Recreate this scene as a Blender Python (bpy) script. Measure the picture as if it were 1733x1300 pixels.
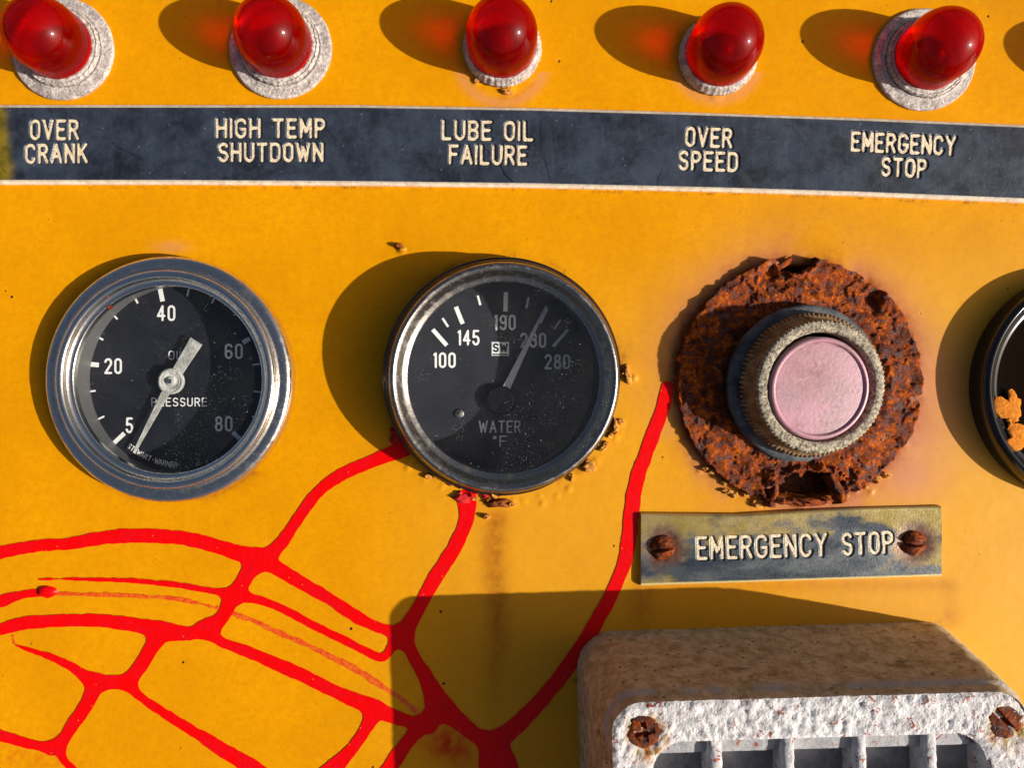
import bpy, math, random
import numpy as np
from mathutils import Vector, Matrix, Euler

# ------------------------------------------------------------------ units
# one "u" is 0.14 mm (a 52 mm gauge is about 380 u across); lengths below are in u.
S = 0.00014
D = 1250.0                      # camera distance from the panel, u
sc = bpy.context.scene
COL = sc.collection
for o in list(bpy.data.objects):
    bpy.data.objects.remove(o)

# ------------------------------------------------------------------ camera
cam_d = bpy.data.cameras.new('camera')
cam = bpy.data.objects.new('camera', cam_d)
COL.objects.link(cam)
cam.location = (0, 0, D * S)
cam_d.sensor_width = 36
cam_d.lens = 36 * D / 1733.0
cam_d.clip_start = 0.002
cam_d.clip_end = 200
sc.camera = cam

# ------------------------------------------------------------------ sky and sun
SUN = Vector((1.69, -0.44, 1.0)).normalized()
w = bpy.data.worlds.new('World')
sc.world = w
w.use_nodes = True
nt = w.node_tree
bg = nt.nodes['Background']
sky = nt.nodes.new('ShaderNodeTexSky')
sky.sky_type = 'NISHITA'
sky.sun_disc = False
sky.sun_elevation = math.asin(SUN.z)
sky.sun_rotation = math.atan2(SUN.x, SUN.y)
sky.altitude = 0
sky.dust_density = 6.0
sky.ozone_density = 0.8
nt.links.new(sky.outputs[0], bg.inputs[0])
bg.inputs[1].default_value = 0.052
sun_d = bpy.data.lights.new('sun', 'SUN')
sun_d.energy = 4.6
sun_d.angle = math.radians(0.55)
sun_d.color = (1.0, 0.95, 0.87)
sun = bpy.data.objects.new('sun', sun_d)
COL.objects.link(sun)
sun.location = SUN * 2
sun.rotation_euler = (-SUN).to_track_quat('-Z', 'Y').to_euler()
sc.view_settings.view_transform = 'Standard'
sc.view_settings.look = 'None'
sc.view_settings.exposure = 0.38
sc.view_settings.gamma = 1
sc.render.engine = 'CYCLES'
sc.cycles.use_denoising = True
sc.cycles.max_bounces = 12
sc.cycles.transparent_max_bounces = 16
sc.cycles.caustics_reflective = False
sc.cycles.sample_clamp_indirect = 6

# ------------------------------------------------------------------ noise
def _hash(ix, iy, seed):
    h = (ix.astype(np.int64) * 374761393 + iy.astype(np.int64) * 668265263 + seed * 982451653) & 0xffffffff
    h = ((h ^ (h >> 13)) * 1274126177) & 0xffffffff
    return ((h ^ (h >> 16)) & 0xffff) / 65535.0
def vnoise(x, y, seed=0):
    x = np.asarray(x, float); y = np.asarray(y, float)
    ix = np.floor(x); iy = np.floor(y)
    fx = x - ix; fy = y - iy
    fx = fx * fx * (3 - 2 * fx); fy = fy * fy * (3 - 2 * fy)
    a = _hash(ix, iy, seed); b = _hash(ix + 1, iy, seed)
    c = _hash(ix, iy + 1, seed); d = _hash(ix + 1, iy + 1, seed)
    return (a * (1 - fx) + b * fx) * (1 - fy) + (c * (1 - fx) + d * fx) * fy
def fbm(x, y, seed=0, octv=4):
    s = 0; a = 0.5; t = 0
    for k in range(octv):
        s = s + a * vnoise(x * 2 ** k + 17 * k, y * 2 ** k + 31 * k, seed + k); t += a; a *= 0.55
    return s / t
def sstep(a, b, x):
    t = np.clip((np.asarray(x, float) - a) / (b - a), 0, 1)
    return t * t * (3 - 2 * t)

# ------------------------------------------------------------------ materials
class Mat:
    def __init__(s, name, color=(.5, .5, .5), rough=.5, metal=0., random_shift=False):
        s.m = bpy.data.materials.new(name); s.m.use_nodes = True
        s.t = s.m.node_tree; s.b = s.t.nodes['Principled BSDF']
        s.out = s.t.nodes['Material Output']
        s.setv('Base Color', (*color, 1)); s.setv('Roughness', rough); s.setv('Metallic', metal)
        tc = s.t.nodes.new('ShaderNodeTexCoord'); mp = s.t.nodes.new('ShaderNodeMapping')
        mp.inputs['Scale'].default_value = (1 / S,) * 3
        s.t.links.new(tc.outputs['Object'], mp.inputs[0]); s.vec = mp.outputs[0]
        if random_shift:
            oi = s.t.nodes.new('ShaderNodeObjectInfo'); ml = s.t.nodes.new('ShaderNodeMath'); ml.operation = 'MULTIPLY'
            ml.inputs[1].default_value = 3000
            s.t.links.new(oi.outputs['Random'], ml.inputs[0])
            va = s.t.nodes.new('ShaderNodeVectorMath'); va.operation = 'ADD'
            s.t.links.new(mp.outputs[0], va.inputs[0]); s.t.links.new(ml.outputs[0], va.inputs[1]); s.vec = va.outputs[0]
    def setv(s, k, v):
        if hasattr(v, 'is_output') or isinstance(v, bpy.types.NodeSocket): s.t.links.new(v, s.b.inputs[k])
        else: s.b.inputs[k].default_value = v
        return s
    def link(s, v, sock):
        if isinstance(v, bpy.types.NodeSocket): s.t.links.new(v, sock)
        elif isinstance(v, (tuple, list)): sock.default_value = (*v, 1) if len(v) == 3 else v
        else: sock.default_value = v
    def noise(s, scale, detail=4, rough=.55, dist=0., stretch=None):
        n = s.t.nodes.new('ShaderNodeTexNoise'); v = s.vec
        if stretch:
            mp = s.t.nodes.new('ShaderNodeMapping'); mp.inputs['Scale'].default_value = stretch
            s.t.links.new(v, mp.inputs[0]); v = mp.outputs[0]
        s.t.links.new(v, n.inputs['Vector'])
        n.inputs['Scale'].default_value = scale; n.inputs['Detail'].default_value = detail
        n.inputs['Roughness'].default_value = rough; n.inputs['Distortion'].default_value = dist
        return n.outputs['Fac']
    def voro(s, scale, feature='F1', rnd=1.):
        n = s.t.nodes.new('ShaderNodeTexVoronoi'); n.feature = feature
        s.t.links.new(s.vec, n.inputs['Vector']); n.inputs['Scale'].default_value = scale
        n.inputs['Randomness'].default_value = rnd
        return n.outputs['Distance']
    def ramp(s, f, stops, interp='LINEAR'):
        r = s.t.nodes.new('ShaderNodeValToRGB'); e = r.color_ramp; e.interpolation = interp
        while len(e.elements) < len(stops): e.elements.new(.5)
        for k, (p, c) in enumerate(stops):
            e.elements[k].position = p
            e.elements[k].color = (c, c, c, 1) if isinstance(c, (int, float)) else (*c, 1)
        s.t.links.new(f, r.inputs[0]); return r.outputs[0]
    def mix(s, f, a, b, mode='MIX'):
        n = s.t.nodes.new('ShaderNodeMix'); n.data_type = 'RGBA'; n.blend_type = mode
        s.link(f, n.inputs[0]); s.link(a, n.inputs[6]); s.link(b, n.inputs[7]); return n.outputs[2]
    def radial(s, cx, cy, rad):
        va = s.t.nodes.new('ShaderNodeVectorMath'); va.operation = 'SUBTRACT'; va.inputs[1].default_value = (cx, cy, 72)
        s.t.links.new(s.vec, va.inputs[0]); ln = s.t.nodes.new('ShaderNodeVectorMath'); ln.operation = 'LENGTH'
        s.t.links.new(va.outputs[0], ln.inputs[0]); mr = s.t.nodes.new('ShaderNodeMapRange'); mr.interpolation_type = 'SMOOTHSTEP'
        mr.inputs[1].default_value = rad; mr.inputs[2].default_value = 0
        s.t.links.new(ln.outputs['Value'], mr.inputs[0]); return mr.outputs[0]
    def math(s, op, a, b=0., clamp=False):
        n = s.t.nodes.new('ShaderNodeMath'); n.operation = op; n.use_clamp = clamp
        s.link(a, n.inputs[0]); s.link(b, n.inputs[1]); return n.outputs[0]
    def attr(s, name):
        n = s.t.nodes.new('ShaderNodeAttribute'); n.attribute_name = name; return n.outputs['Fac']
    def bump(s, h, dist=1., strength=1., prev=None):
        n = s.t.nodes.new('ShaderNodeBump'); n.inputs['Distance'].default_value = dist * S
        n.inputs['Strength'].default_value = strength; s.t.links.new(h, n.inputs['Height'])
        if prev is not None: s.t.links.new(prev, n.inputs['Normal'])
        return n.outputs[0]
    def base(s, v): return s.setv('Base Color', v if isinstance(v, bpy.types.NodeSocket) else (*v, 1))

def mat_panel():
    m = Mat('yellow_paint', rough=.38)
    y = m.mix(m.ramp(m.noise(.006, 5, .6), [(.35, 0.), (.65, 1.)]), (.68, .280, .0005), (.78, .330, .0005))
    y = m.mix(m.math('MULTIPLY', m.ramp(m.noise(.09, 8, .78), [(.42, 0.), (.68, 1.)]), .6), y, (.62, .20, .001))
    y = m.mix(m.math('MULTIPLY', m.ramp(m.noise(.6, 5, .8), [(.52, 0.), (.70, 1.)]), .5), y, (.52, .15, .001))
    y = m.mix(m.attr('pale'), y, (.74, .375, .04))
    y = m.mix(m.attr('pink'), y, (.60, .24, .16))
    y = m.mix(m.attr('spray'), y, (.55, .02, .004))
    rn = m.ramp(m.noise(.05, 7, .7), [(.3, 0.), (.75, 1.)])
    rs = m.math('MULTIPLY', m.attr('rust'), m.math('ADD', rn, .35), True)
    y = m.mix(rs, y, (.30, .075, .008))
    y = m.mix(m.math('MULTIPLY', m.attr('dirt_and_void'), m.ramp(m.noise(.2, 5, .7), [(.4, 0.), (.6, 1.)])), y, (.06, .025, .01))
    # stray black specks, each with its own size
    v = m.voro(.017); big = m.ramp(m.noise(.016, 1), [(.45, 0.), (.6, 1.)])
    sp = m.math('MULTIPLY', m.ramp(v, [(.03, 1.), (.05, 0.)]), big)
    sp2 = m.math('MULTIPLY', m.ramp(m.voro(.045), [(.03, 1.), (.06, 0.)]), m.ramp(m.noise(.012, 2), [(.5, 0.), (.62, 1.)]))
    y = m.mix(m.math('ADD', sp, sp2, True), y, (.05, .022, .01))
    sc = m.math('MULTIPLY', m.ramp(m.noise(.05, 6, .7, 0, (.08, 1.6, 1)), [(.66, 0.), (.70, 1.)]), m.ramp(m.noise(.008, 3), [(.5, 0.), (.6, .5)]))
    y = m.mix(sc, y, (.80, .42, .06))
    m.base(y)
    h = m.math('ADD', m.noise(.035, 3, .5), m.math('MULTIPLY', m.noise(.35, 3, .6), .10))
    n1 = m.bump(h, .9, .6)
    n2 = m.bump(m.math('SUBTRACT', 0., sp), 1.5, 1., n1)
    m.setv('Normal', n2)
    m.setv('Roughness', m.ramp(m.noise(.05, 5, .6), [(.3, .32), (.75, .5)]))
    m.setv('Specular IOR Level', .10)
    return m.m
def mat_redpaint():
    m = Mat('red_paint', rough=.35)
    c = m.mix(m.ramp(m.noise(.03, 5, .6), [(.4, 0.), (.7, 1.)]), (.80, .001, .001), (.72, .003, .008))
    c = m.mix(m.math('MULTIPLY', m.ramp(m.noise(.4, 4, .7), [(.55, 0.), (.75, 1.)]), .4), c, (.45, .001, .001))
    c = m.mix(m.ramp(m.voro(.05), [(.035, 1.), (.06, 0.)]), c, (.85, .22, .02))
    c = m.mix(m.ramp(m.voro(.021), [(.02, 1.), (.04, 0.)]), c, (.12, .004, .004))
    m.base(c); m.setv('Normal', m.bump(m.noise(.08, 4, .6), 1.5, .6)); m.setv('Specular IOR Level', .15)
    return m.m
def mat_faint():
    m = Mat('thin_red_paint', rough=.45)
    c = m.mix(m.ramp(m.noise(.12, 6, .75), [(.38, 0.), (.6, 1.)]), (.76, .17, .003), (.66, .035, .004))
    m.base(c); return m.m
def mat_strip():
    m = Mat('black_engraving_laminate', rough=.42)
    c = m.mix(m.ramp(m.noise(.012, 5, .6, .5), [(.38, 0.), (.66, 1.)]), (.012, .015, .024), (.036, .049, .074))  # bluish glossy haze painted into the black as mottled colour
    c = m.mix(m.ramp(m.noise(.05, 6, .7), [(.45, 0.), (.8, .6)]), c, (.06, .075, .105))
    c = m.mix(m.math('MULTIPLY', m.ramp(m.noise(.12, 7, .8, 0, (1, .12, 1)), [(.55, 0.), (.7, 1.)]), .35), c, (.085, .10, .13))
    c = m.mix(m.math('MULTIPLY', m.ramp(m.noise(.1, 6, .8, 0, (.15, 1.5, 1)), [(.60, 0.), (.64, 1.)]), .4), c, (.004, .005, .008))
    c = m.mix(m.math('MULTIPLY', m.ramp(m.noise(.25, 4, .7, 0, (.25, 1, 1)), [(.55, 0.), (.75, 1.)]), .35), c, (.005, .006, .012))
    c = m.mix(m.ramp(m.voro(.05), [(.03, .7), (.06, 0.)]), c, (.3, .3, .32))
    c = m.mix(m.attr('worn'), c, m.mix(m.ramp(m.noise(.05, 5), [(.4, 0.), (.65, 1.)]), (.10, .075, .004), (.22, .15, .01)))
    c = m.mix(m.attr('scratch'), c, (.004, .004, .006))
    c = m.mix(m.attr('core_or_lit_edge'), c, m.mix(m.ramp(m.noise(.08, 5, .7), [(.35, 0.), (.7, 1.)]), (.88, .78, .58), (.60, .42, .32)))
    m.base(c)
    m.setv('Roughness', m.ramp(m.noise(.03, 6, .7), [(.3, .28), (.75, .55)]))
    m.setv('Normal', m.bump(m.noise(.2, 5, .6), .8, .5))
    return m.m
def mat_letter():
    m = Mat('cream_letter_core', rough=.6)
    m.base(m.mix(m.ramp(m.noise(.15, 5, .7), [(.45, 0.), (.75, 1.)]), (.84, .70, .47), (.50, .32, .22)))
    m.setv('Normal', m.bump(m.noise(.25, 4), 2, .8)); return m.m
def mat_plate():
    m = Mat('worn_nameplate', rough=.3, metal=.3)
    c = m.mix(m.ramp(m.noise(.02, 6, .65, .6, (.5, 1.6, 1)), [(.38, 0.), (.62, 1.)]), (.030, .040, .058), (.13, .145, .15))
    c = m.mix(m.attr('ochre'), c, m.mix(m.ramp(m.noise(.03, 5), [(.35, 0.), (.7, 1.)]), (.33, .235, .05), (.42, .31, .13)))
    c = m.mix(m.math('MULTIPLY', m.ramp(m.noise(.5, 4, .7), [(.5, 0.), (.7, 1.)]), .5), c, (.03, .035, .04))
    c = m.mix(m.attr('rust'), c, m.mix(m.ramp(m.noise(.07, 5), [(.35, 0.), (.7, 1.)]), (.09, .025, .012), (.27, .11, .06)))
    c = m.mix(m.attr('core_or_lit_edge'), c, (.95, .78, .36))  # sunlit gleam of the lower edge put into the colour
    m.base(c); m.setv('Roughness', m.ramp(m.noise(.1, 6, .7), [(.3, .25), (.75, .5)]))
    m.setv('Normal', m.bump(m.noise(.3, 5, .6), .8, .5)); return m.m
def mat_rust(name, scale=1., bright=1., depth=7.):
    m = Mat(name, rough=.6, random_shift=True)
    n1 = m.noise(.04 * scale, 8, .70, .4); n2 = m.noise(.085 * scale, 9, .72, .5)
    b = bright
    c = m.ramp(n2, [(.32, (.016, .004, .002)), (.43, (.15 * b, .022 * b, .003)), (.50, (.48 * b, .075 * b, .003)), (.58, (.70 * b, .15 * b, .004)), (.68, (.75 * b, .24 * b, .012)), (.8, (.45 * b, .12 * b, .03))])
    c = m.mix(m.ramp(n1, [(.42, .92), (.54, 0.)]), c, (.062, .011, .005))
    c = m.mix(m.math('MULTIPLY', m.ramp(m.noise(.04 * scale, 6, .7), [(.60, 0.), (.70, 1.)]), .55), c, (.38, .26, .20))
    c = m.mix(m.math('MULTIPLY', m.ramp(m.voro(.075 * scale), [(.12, .95), (.24, 0.)]), m.ramp(m.noise(.05 * scale, 3), [(.45, 0.), (.55, 1.)])), c, (.014, .006, .006))
    m.base(c)
    h = m.math('ADD', m.noise(.14 * scale, 9, .68), m.math('MULTIPLY', m.ramp(m.voro(.075 * scale), [(0., 0.), (.3, 1.)]), .15))
    m.setv('Normal', m.bump(h, depth, 1.))
    m.setv('Roughness', m.ramp(n2, [(.35, .25), (.5, .7)])); m.setv('Specular IOR Level', m.ramp(n2, [(.36, .6), (.5, .12)]))
    return m.m
def mat_chrome(name, col=(.62, .62, .64), wear=.4, rough=.16, dark=(.12, .10, .10)):
    m = Mat(name, metal=1.)
    p = m.ramp(m.noise(.06, 7, .7, .3), [(.5, 0.), (.62, 1.)])
    p = m.math('MULTIPLY', p, wear)
    m.base(m.mix(p, col, dark)); m.setv('Roughness', m.math('ADD', m.math('MULTIPLY', p, .5), rough))
    m.setv('Normal', m.bump(m.noise(.12, 6, .7), 1.2, .25 + wear * .3)); return m.m
def mat_glass(name, speck=.5, haze=.05):
    m = Mat(name); t = m.t
    tr = t.nodes.new('ShaderNodeBsdfTransparent'); tr.inputs[0].default_value = (.985, .99, .985, 1)
    gl = t.nodes.new('ShaderNodeBsdfGlossy'); gl.inputs['Roughness'].default_value = .03
    lw = t.nodes.new('ShaderNodeLayerWeight'); lw.inputs[0].default_value = .5
    refl = m.math('ADD', m.math('MULTIPLY', m.math('POWER', lw.outputs['Facing'], 5.), .85), .05)
    df = t.nodes.new('ShaderNodeBsdfDiffuse'); df.inputs[0].default_value = (.75, .73, .70, 1)
    m1 = t.nodes.new('ShaderNodeMixShader'); m2 = t.nodes.new('ShaderNodeMixShader')
    t.links.new(refl, m1.inputs[0]); t.links.new(tr.outputs[0], m1.inputs[1]); t.links.new(gl.outputs[0], m1.inputs[2])
    s1 = m.math('MULTIPLY', m.ramp(m.voro(.11), [(.05, 1.), (.11, 0.)]), m.ramp(m.noise(.045, 4, .7), [(.50, 0.), (.70, 1.)]))
    s2 = m.math('MULTIPLY', m.ramp(m.voro(.33), [(.08, 1.), (.16, 0.)]), m.ramp(m.noise(.02, 5, .7), [(.50, 0.), (.68, 1.)]))
    sp = m.math('MULTIPLY', m.math('ADD', s1, s2, True), speck)
    hz = m.math('MULTIPLY', m.ramp(m.noise(.012, 6, .65, .6), [(.35, .15), (.75, 1.)]), haze)
    t.links.new(m.math('ADD', sp, hz, True), m2.inputs[0])
    t.links.new(m1.outputs[0], m2.inputs[1]); t.links.new(df.outputs[0], m2.inputs[2]); t.links.new(m2.outputs[0], m.out.inputs[0])
    return m.m
def mat_lens():
    m = Mat('red_glass'); t = m.t
    gs = t.nodes.new('ShaderNodeBsdfGlass'); gs.inputs['Color'].default_value = (.88, .004, .003, 1); gs.inputs['IOR'].default_value = 1.22; gs.inputs['Roughness'].default_value = .03
    tr = t.nodes.new('ShaderNodeBsdfTransparent'); tr.inputs[0].default_value = (.42, .003, .001, 1)
    tl = t.nodes.new('ShaderNodeBsdfTranslucent'); tl.inputs[0].default_value = (.95, .002, .002, 1)
    df = t.nodes.new('ShaderNodeBsdfDiffuse'); df.inputs[0].default_value = (.80, .001, .001, 1)
    g1 = t.nodes.new('ShaderNodeBsdfGlossy'); g1.inputs['Roughness'].default_value = .06; g1.inputs[0].default_value = (1, 1, 1, 1)
    g2 = t.nodes.new('ShaderNodeBsdfGlossy'); g2.inputs['Roughness'].default_value = .28; g2.inputs[0].default_value = (1, .8, .95, 1)
    lw = t.nodes.new('ShaderNodeLayerWeight'); lw.inputs[0].default_value = .5
    def mx(f, a, b):
        n = t.nodes.new('ShaderNodeMixShader'); m.link(f, n.inputs[0]); t.links.new(a.outputs[0], n.inputs[1]); t.links.new(b.outputs[0], n.inputs[2]); return n
    clear = mx(.48, gs, tr); body = mx(.40, tl, df)
    a = mx(.24, clear, body)
    gg = mx(.2, g1, g2)
    fac = m.math('ADD', m.math('MULTIPLY', m.math('POWER', lw.outputs['Facing'], 5.), .4), .018)
    c = mx(fac, a, gg)
    t.links.new(c.outputs[0], m.out.inputs[0])
    return m.m
def mat_silver():
    m = Mat('crusty_silver_paint', rough=.55, metal=.15, random_shift=True)
    c = m.mix(m.ramp(m.noise(.07, 7, .7, .5), [(.40, 0.), (.62, 1.)]), (.42, .35, .33), (.78, .70, .63))
    c = m.mix(m.ramp(m.noise(.25, 6, .75), [(.36, .8), (.48, 0.)]), c, (.09, .08, .07))
    m.base(c); m.setv('Normal', m.bump(m.noise(.18, 7, .72), 5, .9)); return m.m
def mat_crust(name, a=(.86, .84, .83), b=(.62, .60, .61), rusty=True, depth=10.):
    m = Mat(name, rough=.7)
    c = m.mix(m.ramp(m.noise(.05, 7, .7, .4), [(.40, 0.), (.65, 1.)]), b, a)
    if rusty:
        r = m.math('MULTIPLY', m.ramp(m.noise(.075, 5, .65, .7), [(.61, 0.), (.63, 1.)]), 1.)
        c = m.mix(r, c, m.mix(m.ramp(m.noise(.3, 4), [(.4, 0.), (.6, 1.)]), (.20, .02, .01), (.42, .11, .04)))
        c = m.mix(m.attr('stain'), c, m.mix(m.ramp(m.noise(.09, 5), [(.4, 0.), (.6, 1.)]), (.50, .36, .08), (.45, .16, .03)))
    m.base(c)
    h = m.math('ADD', m.noise(.075, 8, .62, .2), m.math('MULTIPLY', m.noise(.3, 5, .7), .2))
    m.setv('Normal', m.bump(h, depth, 1.)); return m.m
def mat_housing():
    m = Mat('weathered_bounce_lit_side', rough=.8); m.setv('Specular IOR Level', .15)
    c = m.mix(m.ramp(m.noise(.05, 9, .75, .3), [(.38, 0.), (.6, 1.)]), (.54, .38, .19), (.90, .75, .52))  # tan joins dirt with orange panel bounce painted onto shaded white paint
    c = m.mix(m.ramp(m.noise(.035, 8, .72, .4, (.6, 1, 1)), [(.56, 0.), (.70, .8)]), c, (.15, .085, .035))
    c = m.mix(m.ramp(m.voro(.05), [(.08, .8), (.16, 0.)]), c, (.05, .03, .02))
    c = m.mix(m.attr('edge'), c, (.62, .60, .62))
    m.base(c); m.setv('Normal', m.bump(m.noise(.15, 8, .75), 7, 1.)); return m.m

M = {}
M['panel'] = mat_panel(); M['red'] = mat_redpaint(); M['faint'] = mat_faint()
M['strip'] = mat_strip(); M['letter'] = mat_letter(); M['plate'] = mat_plate()
M['rust'] = mat_rust('flaking_rust', 1., .70, 4.5); M['rust_screw'] = mat_rust('rusty_screw', 1.3, .55, 5.)
M['chrome'] = mat_chrome('pitted_chrome', (.84, .79, .73), .4, .2); M['chrome2'] = mat_chrome('clean_chrome', (.88, .84, .78), .2, .12)
M['steel'] = mat_chrome('dull_steel', (.32, .30, .28), .5, .26)
M['blackgloss'] = Mat('black_gloss_enamel', (.008, .008, .010), .14).m
M['cover'] = Mat('brown_black_cover', (.006, .003, .0015), .08).setv('Specular IOR Level', .03).m
M['innerwall'] = Mat('dark_inner_wall', (.10, .10, .10), .5).m
M['glass'] = mat_glass('dusty_gauge_glass', .85, .012); M['glass2'] = mat_glass('speckled_gauge_glass', .85, .014)
M['lens'] = mat_lens(); M['silver'] = mat_silver()
M['crust'] = mat_crust('white_flaking_paint', (.88, .86, .85), (.60, .56, .56), True, 8.); M['bar'] = mat_crust('grey_white_grille_paint', (.66, .64, .64), (.42, .41, .42), True, 5.)
M['louvre'] = mat_crust('grey_louvre_paint', (.46, .45, .45), (.32, .31, .32), True, 3.)
M['inner'] = mat_crust('grey_inner_paint', (.42, .42, .44), (.28, .28, .30), False, 4.)
M['housing'] = mat_housing()
def mat_dial():
    m = Mat('matte_black_dial', rough=.5)
    m.base(m.mix(m.ramp(m.noise(.02, 6, .65), [(.35, 0.), (.7, 1.)]), (.005, .006, .011), (.014, .016, .024))); return m.m
M['dial'] = mat_dial()
def mat_print(name, c, d):
    m = Mat(name, rough=.6); m.base(m.mix(m.ramp(m.noise(.25, 5, .7), [(.55, 0.), (.72, 1.)]), c, d)); return m.m
M['print'] = mat_print('white_dial_print', (.90, .89, .87), (.62, .61, .60))
M['print_dim'] = mat_print('faded_dial_print', (.36, .36, .38), (.16, .16, .17))
M['needle'] = mat_crust('oxidised_pointer', (.66, .65, .60), (.34, .34, .31), False, 3.)
M['pointer2'] = mat_print('grey_pointer_paint', (.55, .57, .62), (.40, .42, .46))
def mat_rubber():
    m = Mat('dusty_black_rubber', rough=.6)
    m.base(m.mix(m.ramp(m.noise(.04, 6, .7), [(.4, 0.), (.7, 1.)]), (.025, .033, .045), (.13, .14, .14))); return m.m
M['rubber'] = mat_rubber()
def mat_knurl():
    m = Mat('corroded_knurled_ring', rough=.5, metal=.0)
    c = m.mix(m.ramp(m.noise(.06, 7, .7), [(.4, 0.), (.6, 1.)]), (.17, .085, .03), (.42, .26, .12))
    c = m.mix(m.ramp(m.noise(.35, 5, .7), [(.36, .9), (.46, 0.)]), c, (.07, .05, .04))
    m.base(c); m.setv('Normal', m.bump(m.noise(.25, 7, .7), 4, .9)); return m.m
M['knurl'] = mat_knurl()
def mat_face():
    m = Mat('pitted_zinc_face', rough=.5, metal=.0)
    c = m.mix(m.ramp(m.noise(.16, 8, .78), [(.42, 0.), (.56, 1.)]), (.13, .095, .06), (.62, .53, .38))
    c = m.mix(m.ramp(m.voro(.13), [(.12, .85), (.25, 0.)]), c, (.09, .08, .07))
    m.base(c); m.setv('Normal', m.bump(m.noise(.22, 7, .7), 6, 1.)); return m.m
M['zinc'] = mat_face()
def mat_pink():
    m = Mat('faded_pink_plastic', rough=.42)
    c = m.mix(m.ramp(m.noise(.018, 5, .6), [(.36, 0.), (.66, 1.)]), (.46, .215, .265), (.35, .195, .22))
    g = m.radial(-14, 22, 68)
    c = m.mix(m.math('MULTIPLY', g, m.ramp(m.noise(.05, 7, .75), [(.36, .2), (.6, 1.)])), c, (.25, .105, .105))
    s = m.ramp(m.noise(.05, 7, .75, .6, (.35, 1.4, 1)), [(.54, 0.), (.60, 1.)])
    c = m.mix(m.math('MULTIPLY', s, m.ramp(m.noise(.02, 3), [(.42, 0.), (.58, .8)])), c, (.26, .10, .10))
    c = m.mix(m.math('MULTIPLY', m.radial(24, -30, 60), m.ramp(m.noise(.16, 6, .75, 0, (.4, 1.2, 1)), [(.44, 0.), (.6, .7)])), c, (.24, .16, .16))
    c = m.mix(m.ramp(m.voro(.09), [(.05, .8), (.1, 0.)]), c, (.22, .10, .09))
    m.base(c); m.setv('Normal', m.bump(m.noise(.15, 6, .6), 1.0, .6)); return m.m
M['pink'] = mat_pink()
M['reflector'] = Mat('reflector_bowl', (.85, .8, .75), .35, .3).m
M['bulb'] = Mat('bulb_glass', (.20, .02, .02), .08, .3).m
M['socket'] = Mat('lamp_socket', (.03, .012, .01), .4, .2).m
def mat_flake(name, c1, c2):
    m = Mat(name, rough=.5, random_shift=True)
    m.base(m.mix(m.ramp(m.noise(.12, 6, .7), [(.42, 0.), (.6, 1.)]), c1, c2)); m.setv('Normal', m.bump(m.noise(.2, 6, .7), 4, .8)); m.setv('Specular IOR Level', .12); return m.m
M['flake'] = mat_flake('peeled_yellow_paint', (.74, .36, .06), (.42, .14, .03))
M['flake2'] = mat_flake('loose_yellow_paint', (.80, .25, .003), (.62, .17, .003))
M['flake_rust'] = mat_flake('rust_crumb', (.34, .09, .02), (.10, .02, .01))
M['flake_red'] = mat_flake('peeled_red_paint', (.66, .02, .03), (.40, .02, .01))

# ------------------------------------------------------------------ object helpers
def new_mesh_obj(name, verts, faces, mat, parent=None, smooth=True, attrs=None, loc=(0, 0, 0)):
    me = bpy.data.meshes.new(name)
    v = np.asarray(verts, float) * S
    me.from_pydata([tuple(p) for p in v], [], [tuple(int(i) for i in f) for f in faces])
    if attrs:
        for k, a in attrs.items():
            at = me.attributes.new(k, 'FLOAT', 'POINT'); at.data.foreach_set('value', np.asarray(a, np.float32).ravel())
    me.materials.append(mat)
    if smooth: me.shade_smooth()
    me.update()
    o = bpy.data.objects.new(name, me); COL.objects.link(o)
    o.location = Vector(loc) * S
    if parent is not None: o.parent = parent
    return o
def grid_obj(name, X, Y, Z, mat, parent=None, keep=None, attrs=None, smooth=True, wrap=False):
    """a sheet over a 2-D array of points; keep masks the cells"""
    n, k = X.shape
    idx = np.arange(n * k).reshape(n, k)
    if wrap:
        a = idx[:, :]; nxt = np.roll(idx, -1, axis=0)
        q = np.stack([a[:, :-1], nxt[:, :-1], nxt[:, 1:], a[:, 1:]], -1)
    else:
        q = np.stack([idx[:-1, :-1], idx[:-1, 1:], idx[1:, 1:], idx[1:, :-1]], -1)
    q = q.reshape(-1, 4) if keep is None else q[keep]
    used = np.unique(q); rm = -np.ones(n * k, np.int64); rm[used] = np.arange(len(used)); q = rm[q]
    V = np.stack([X, Y, Z], -1).reshape(-1, 3)[used].astype(np.float32) * S
    me = bpy.data.meshes.new(name)
    me.vertices.add(len(V)); me.vertices.foreach_set('co', V.ravel())
    me.loops.add(q.size); me.loops.foreach_set('vertex_index', q.ravel().astype(np.int32))
    me.polygons.add(len(q)); me.polygons.foreach_set('loop_start', np.arange(0, q.size, 4, dtype=np.int32))
    if attrs:
        for kk, a in attrs.items():
            at = me.attributes.new(kk, 'FLOAT', 'POINT'); at.data.foreach_set('value', a.reshape(-1)[used].astype(np.float32))
    me.materials.append(mat); me.update(calc_edges=True); me.validate()
    if smooth: me.shade_smooth()
    o = bpy.data.objects.new(name, me); COL.objects.link(o)
    if parent is not None: o.parent = parent
    return o
def lathe(name, prof, mat, parent, seg=128, rf=None, zf=None, c=(0, 0), attrs=None):
    p = np.array(prof, float); th = np.linspace(0, 2 * np.pi, seg, endpoint=False)
    T, I = np.meshgrid(th, np.arange(len(p)), indexing='ij')
    R = p[:, 0][I]; Z = p[:, 1][I].copy()
    if rf is not None: R = R + rf(T, R, Z)
    X = c[0] + R * np.cos(T); Y = c[1] + R * np.sin(T)
    if zf is not None: Z = Z + zf(X, Y, R, Z)
    return grid_obj(name, X, Y, Z, mat, parent, wrap=True)
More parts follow.
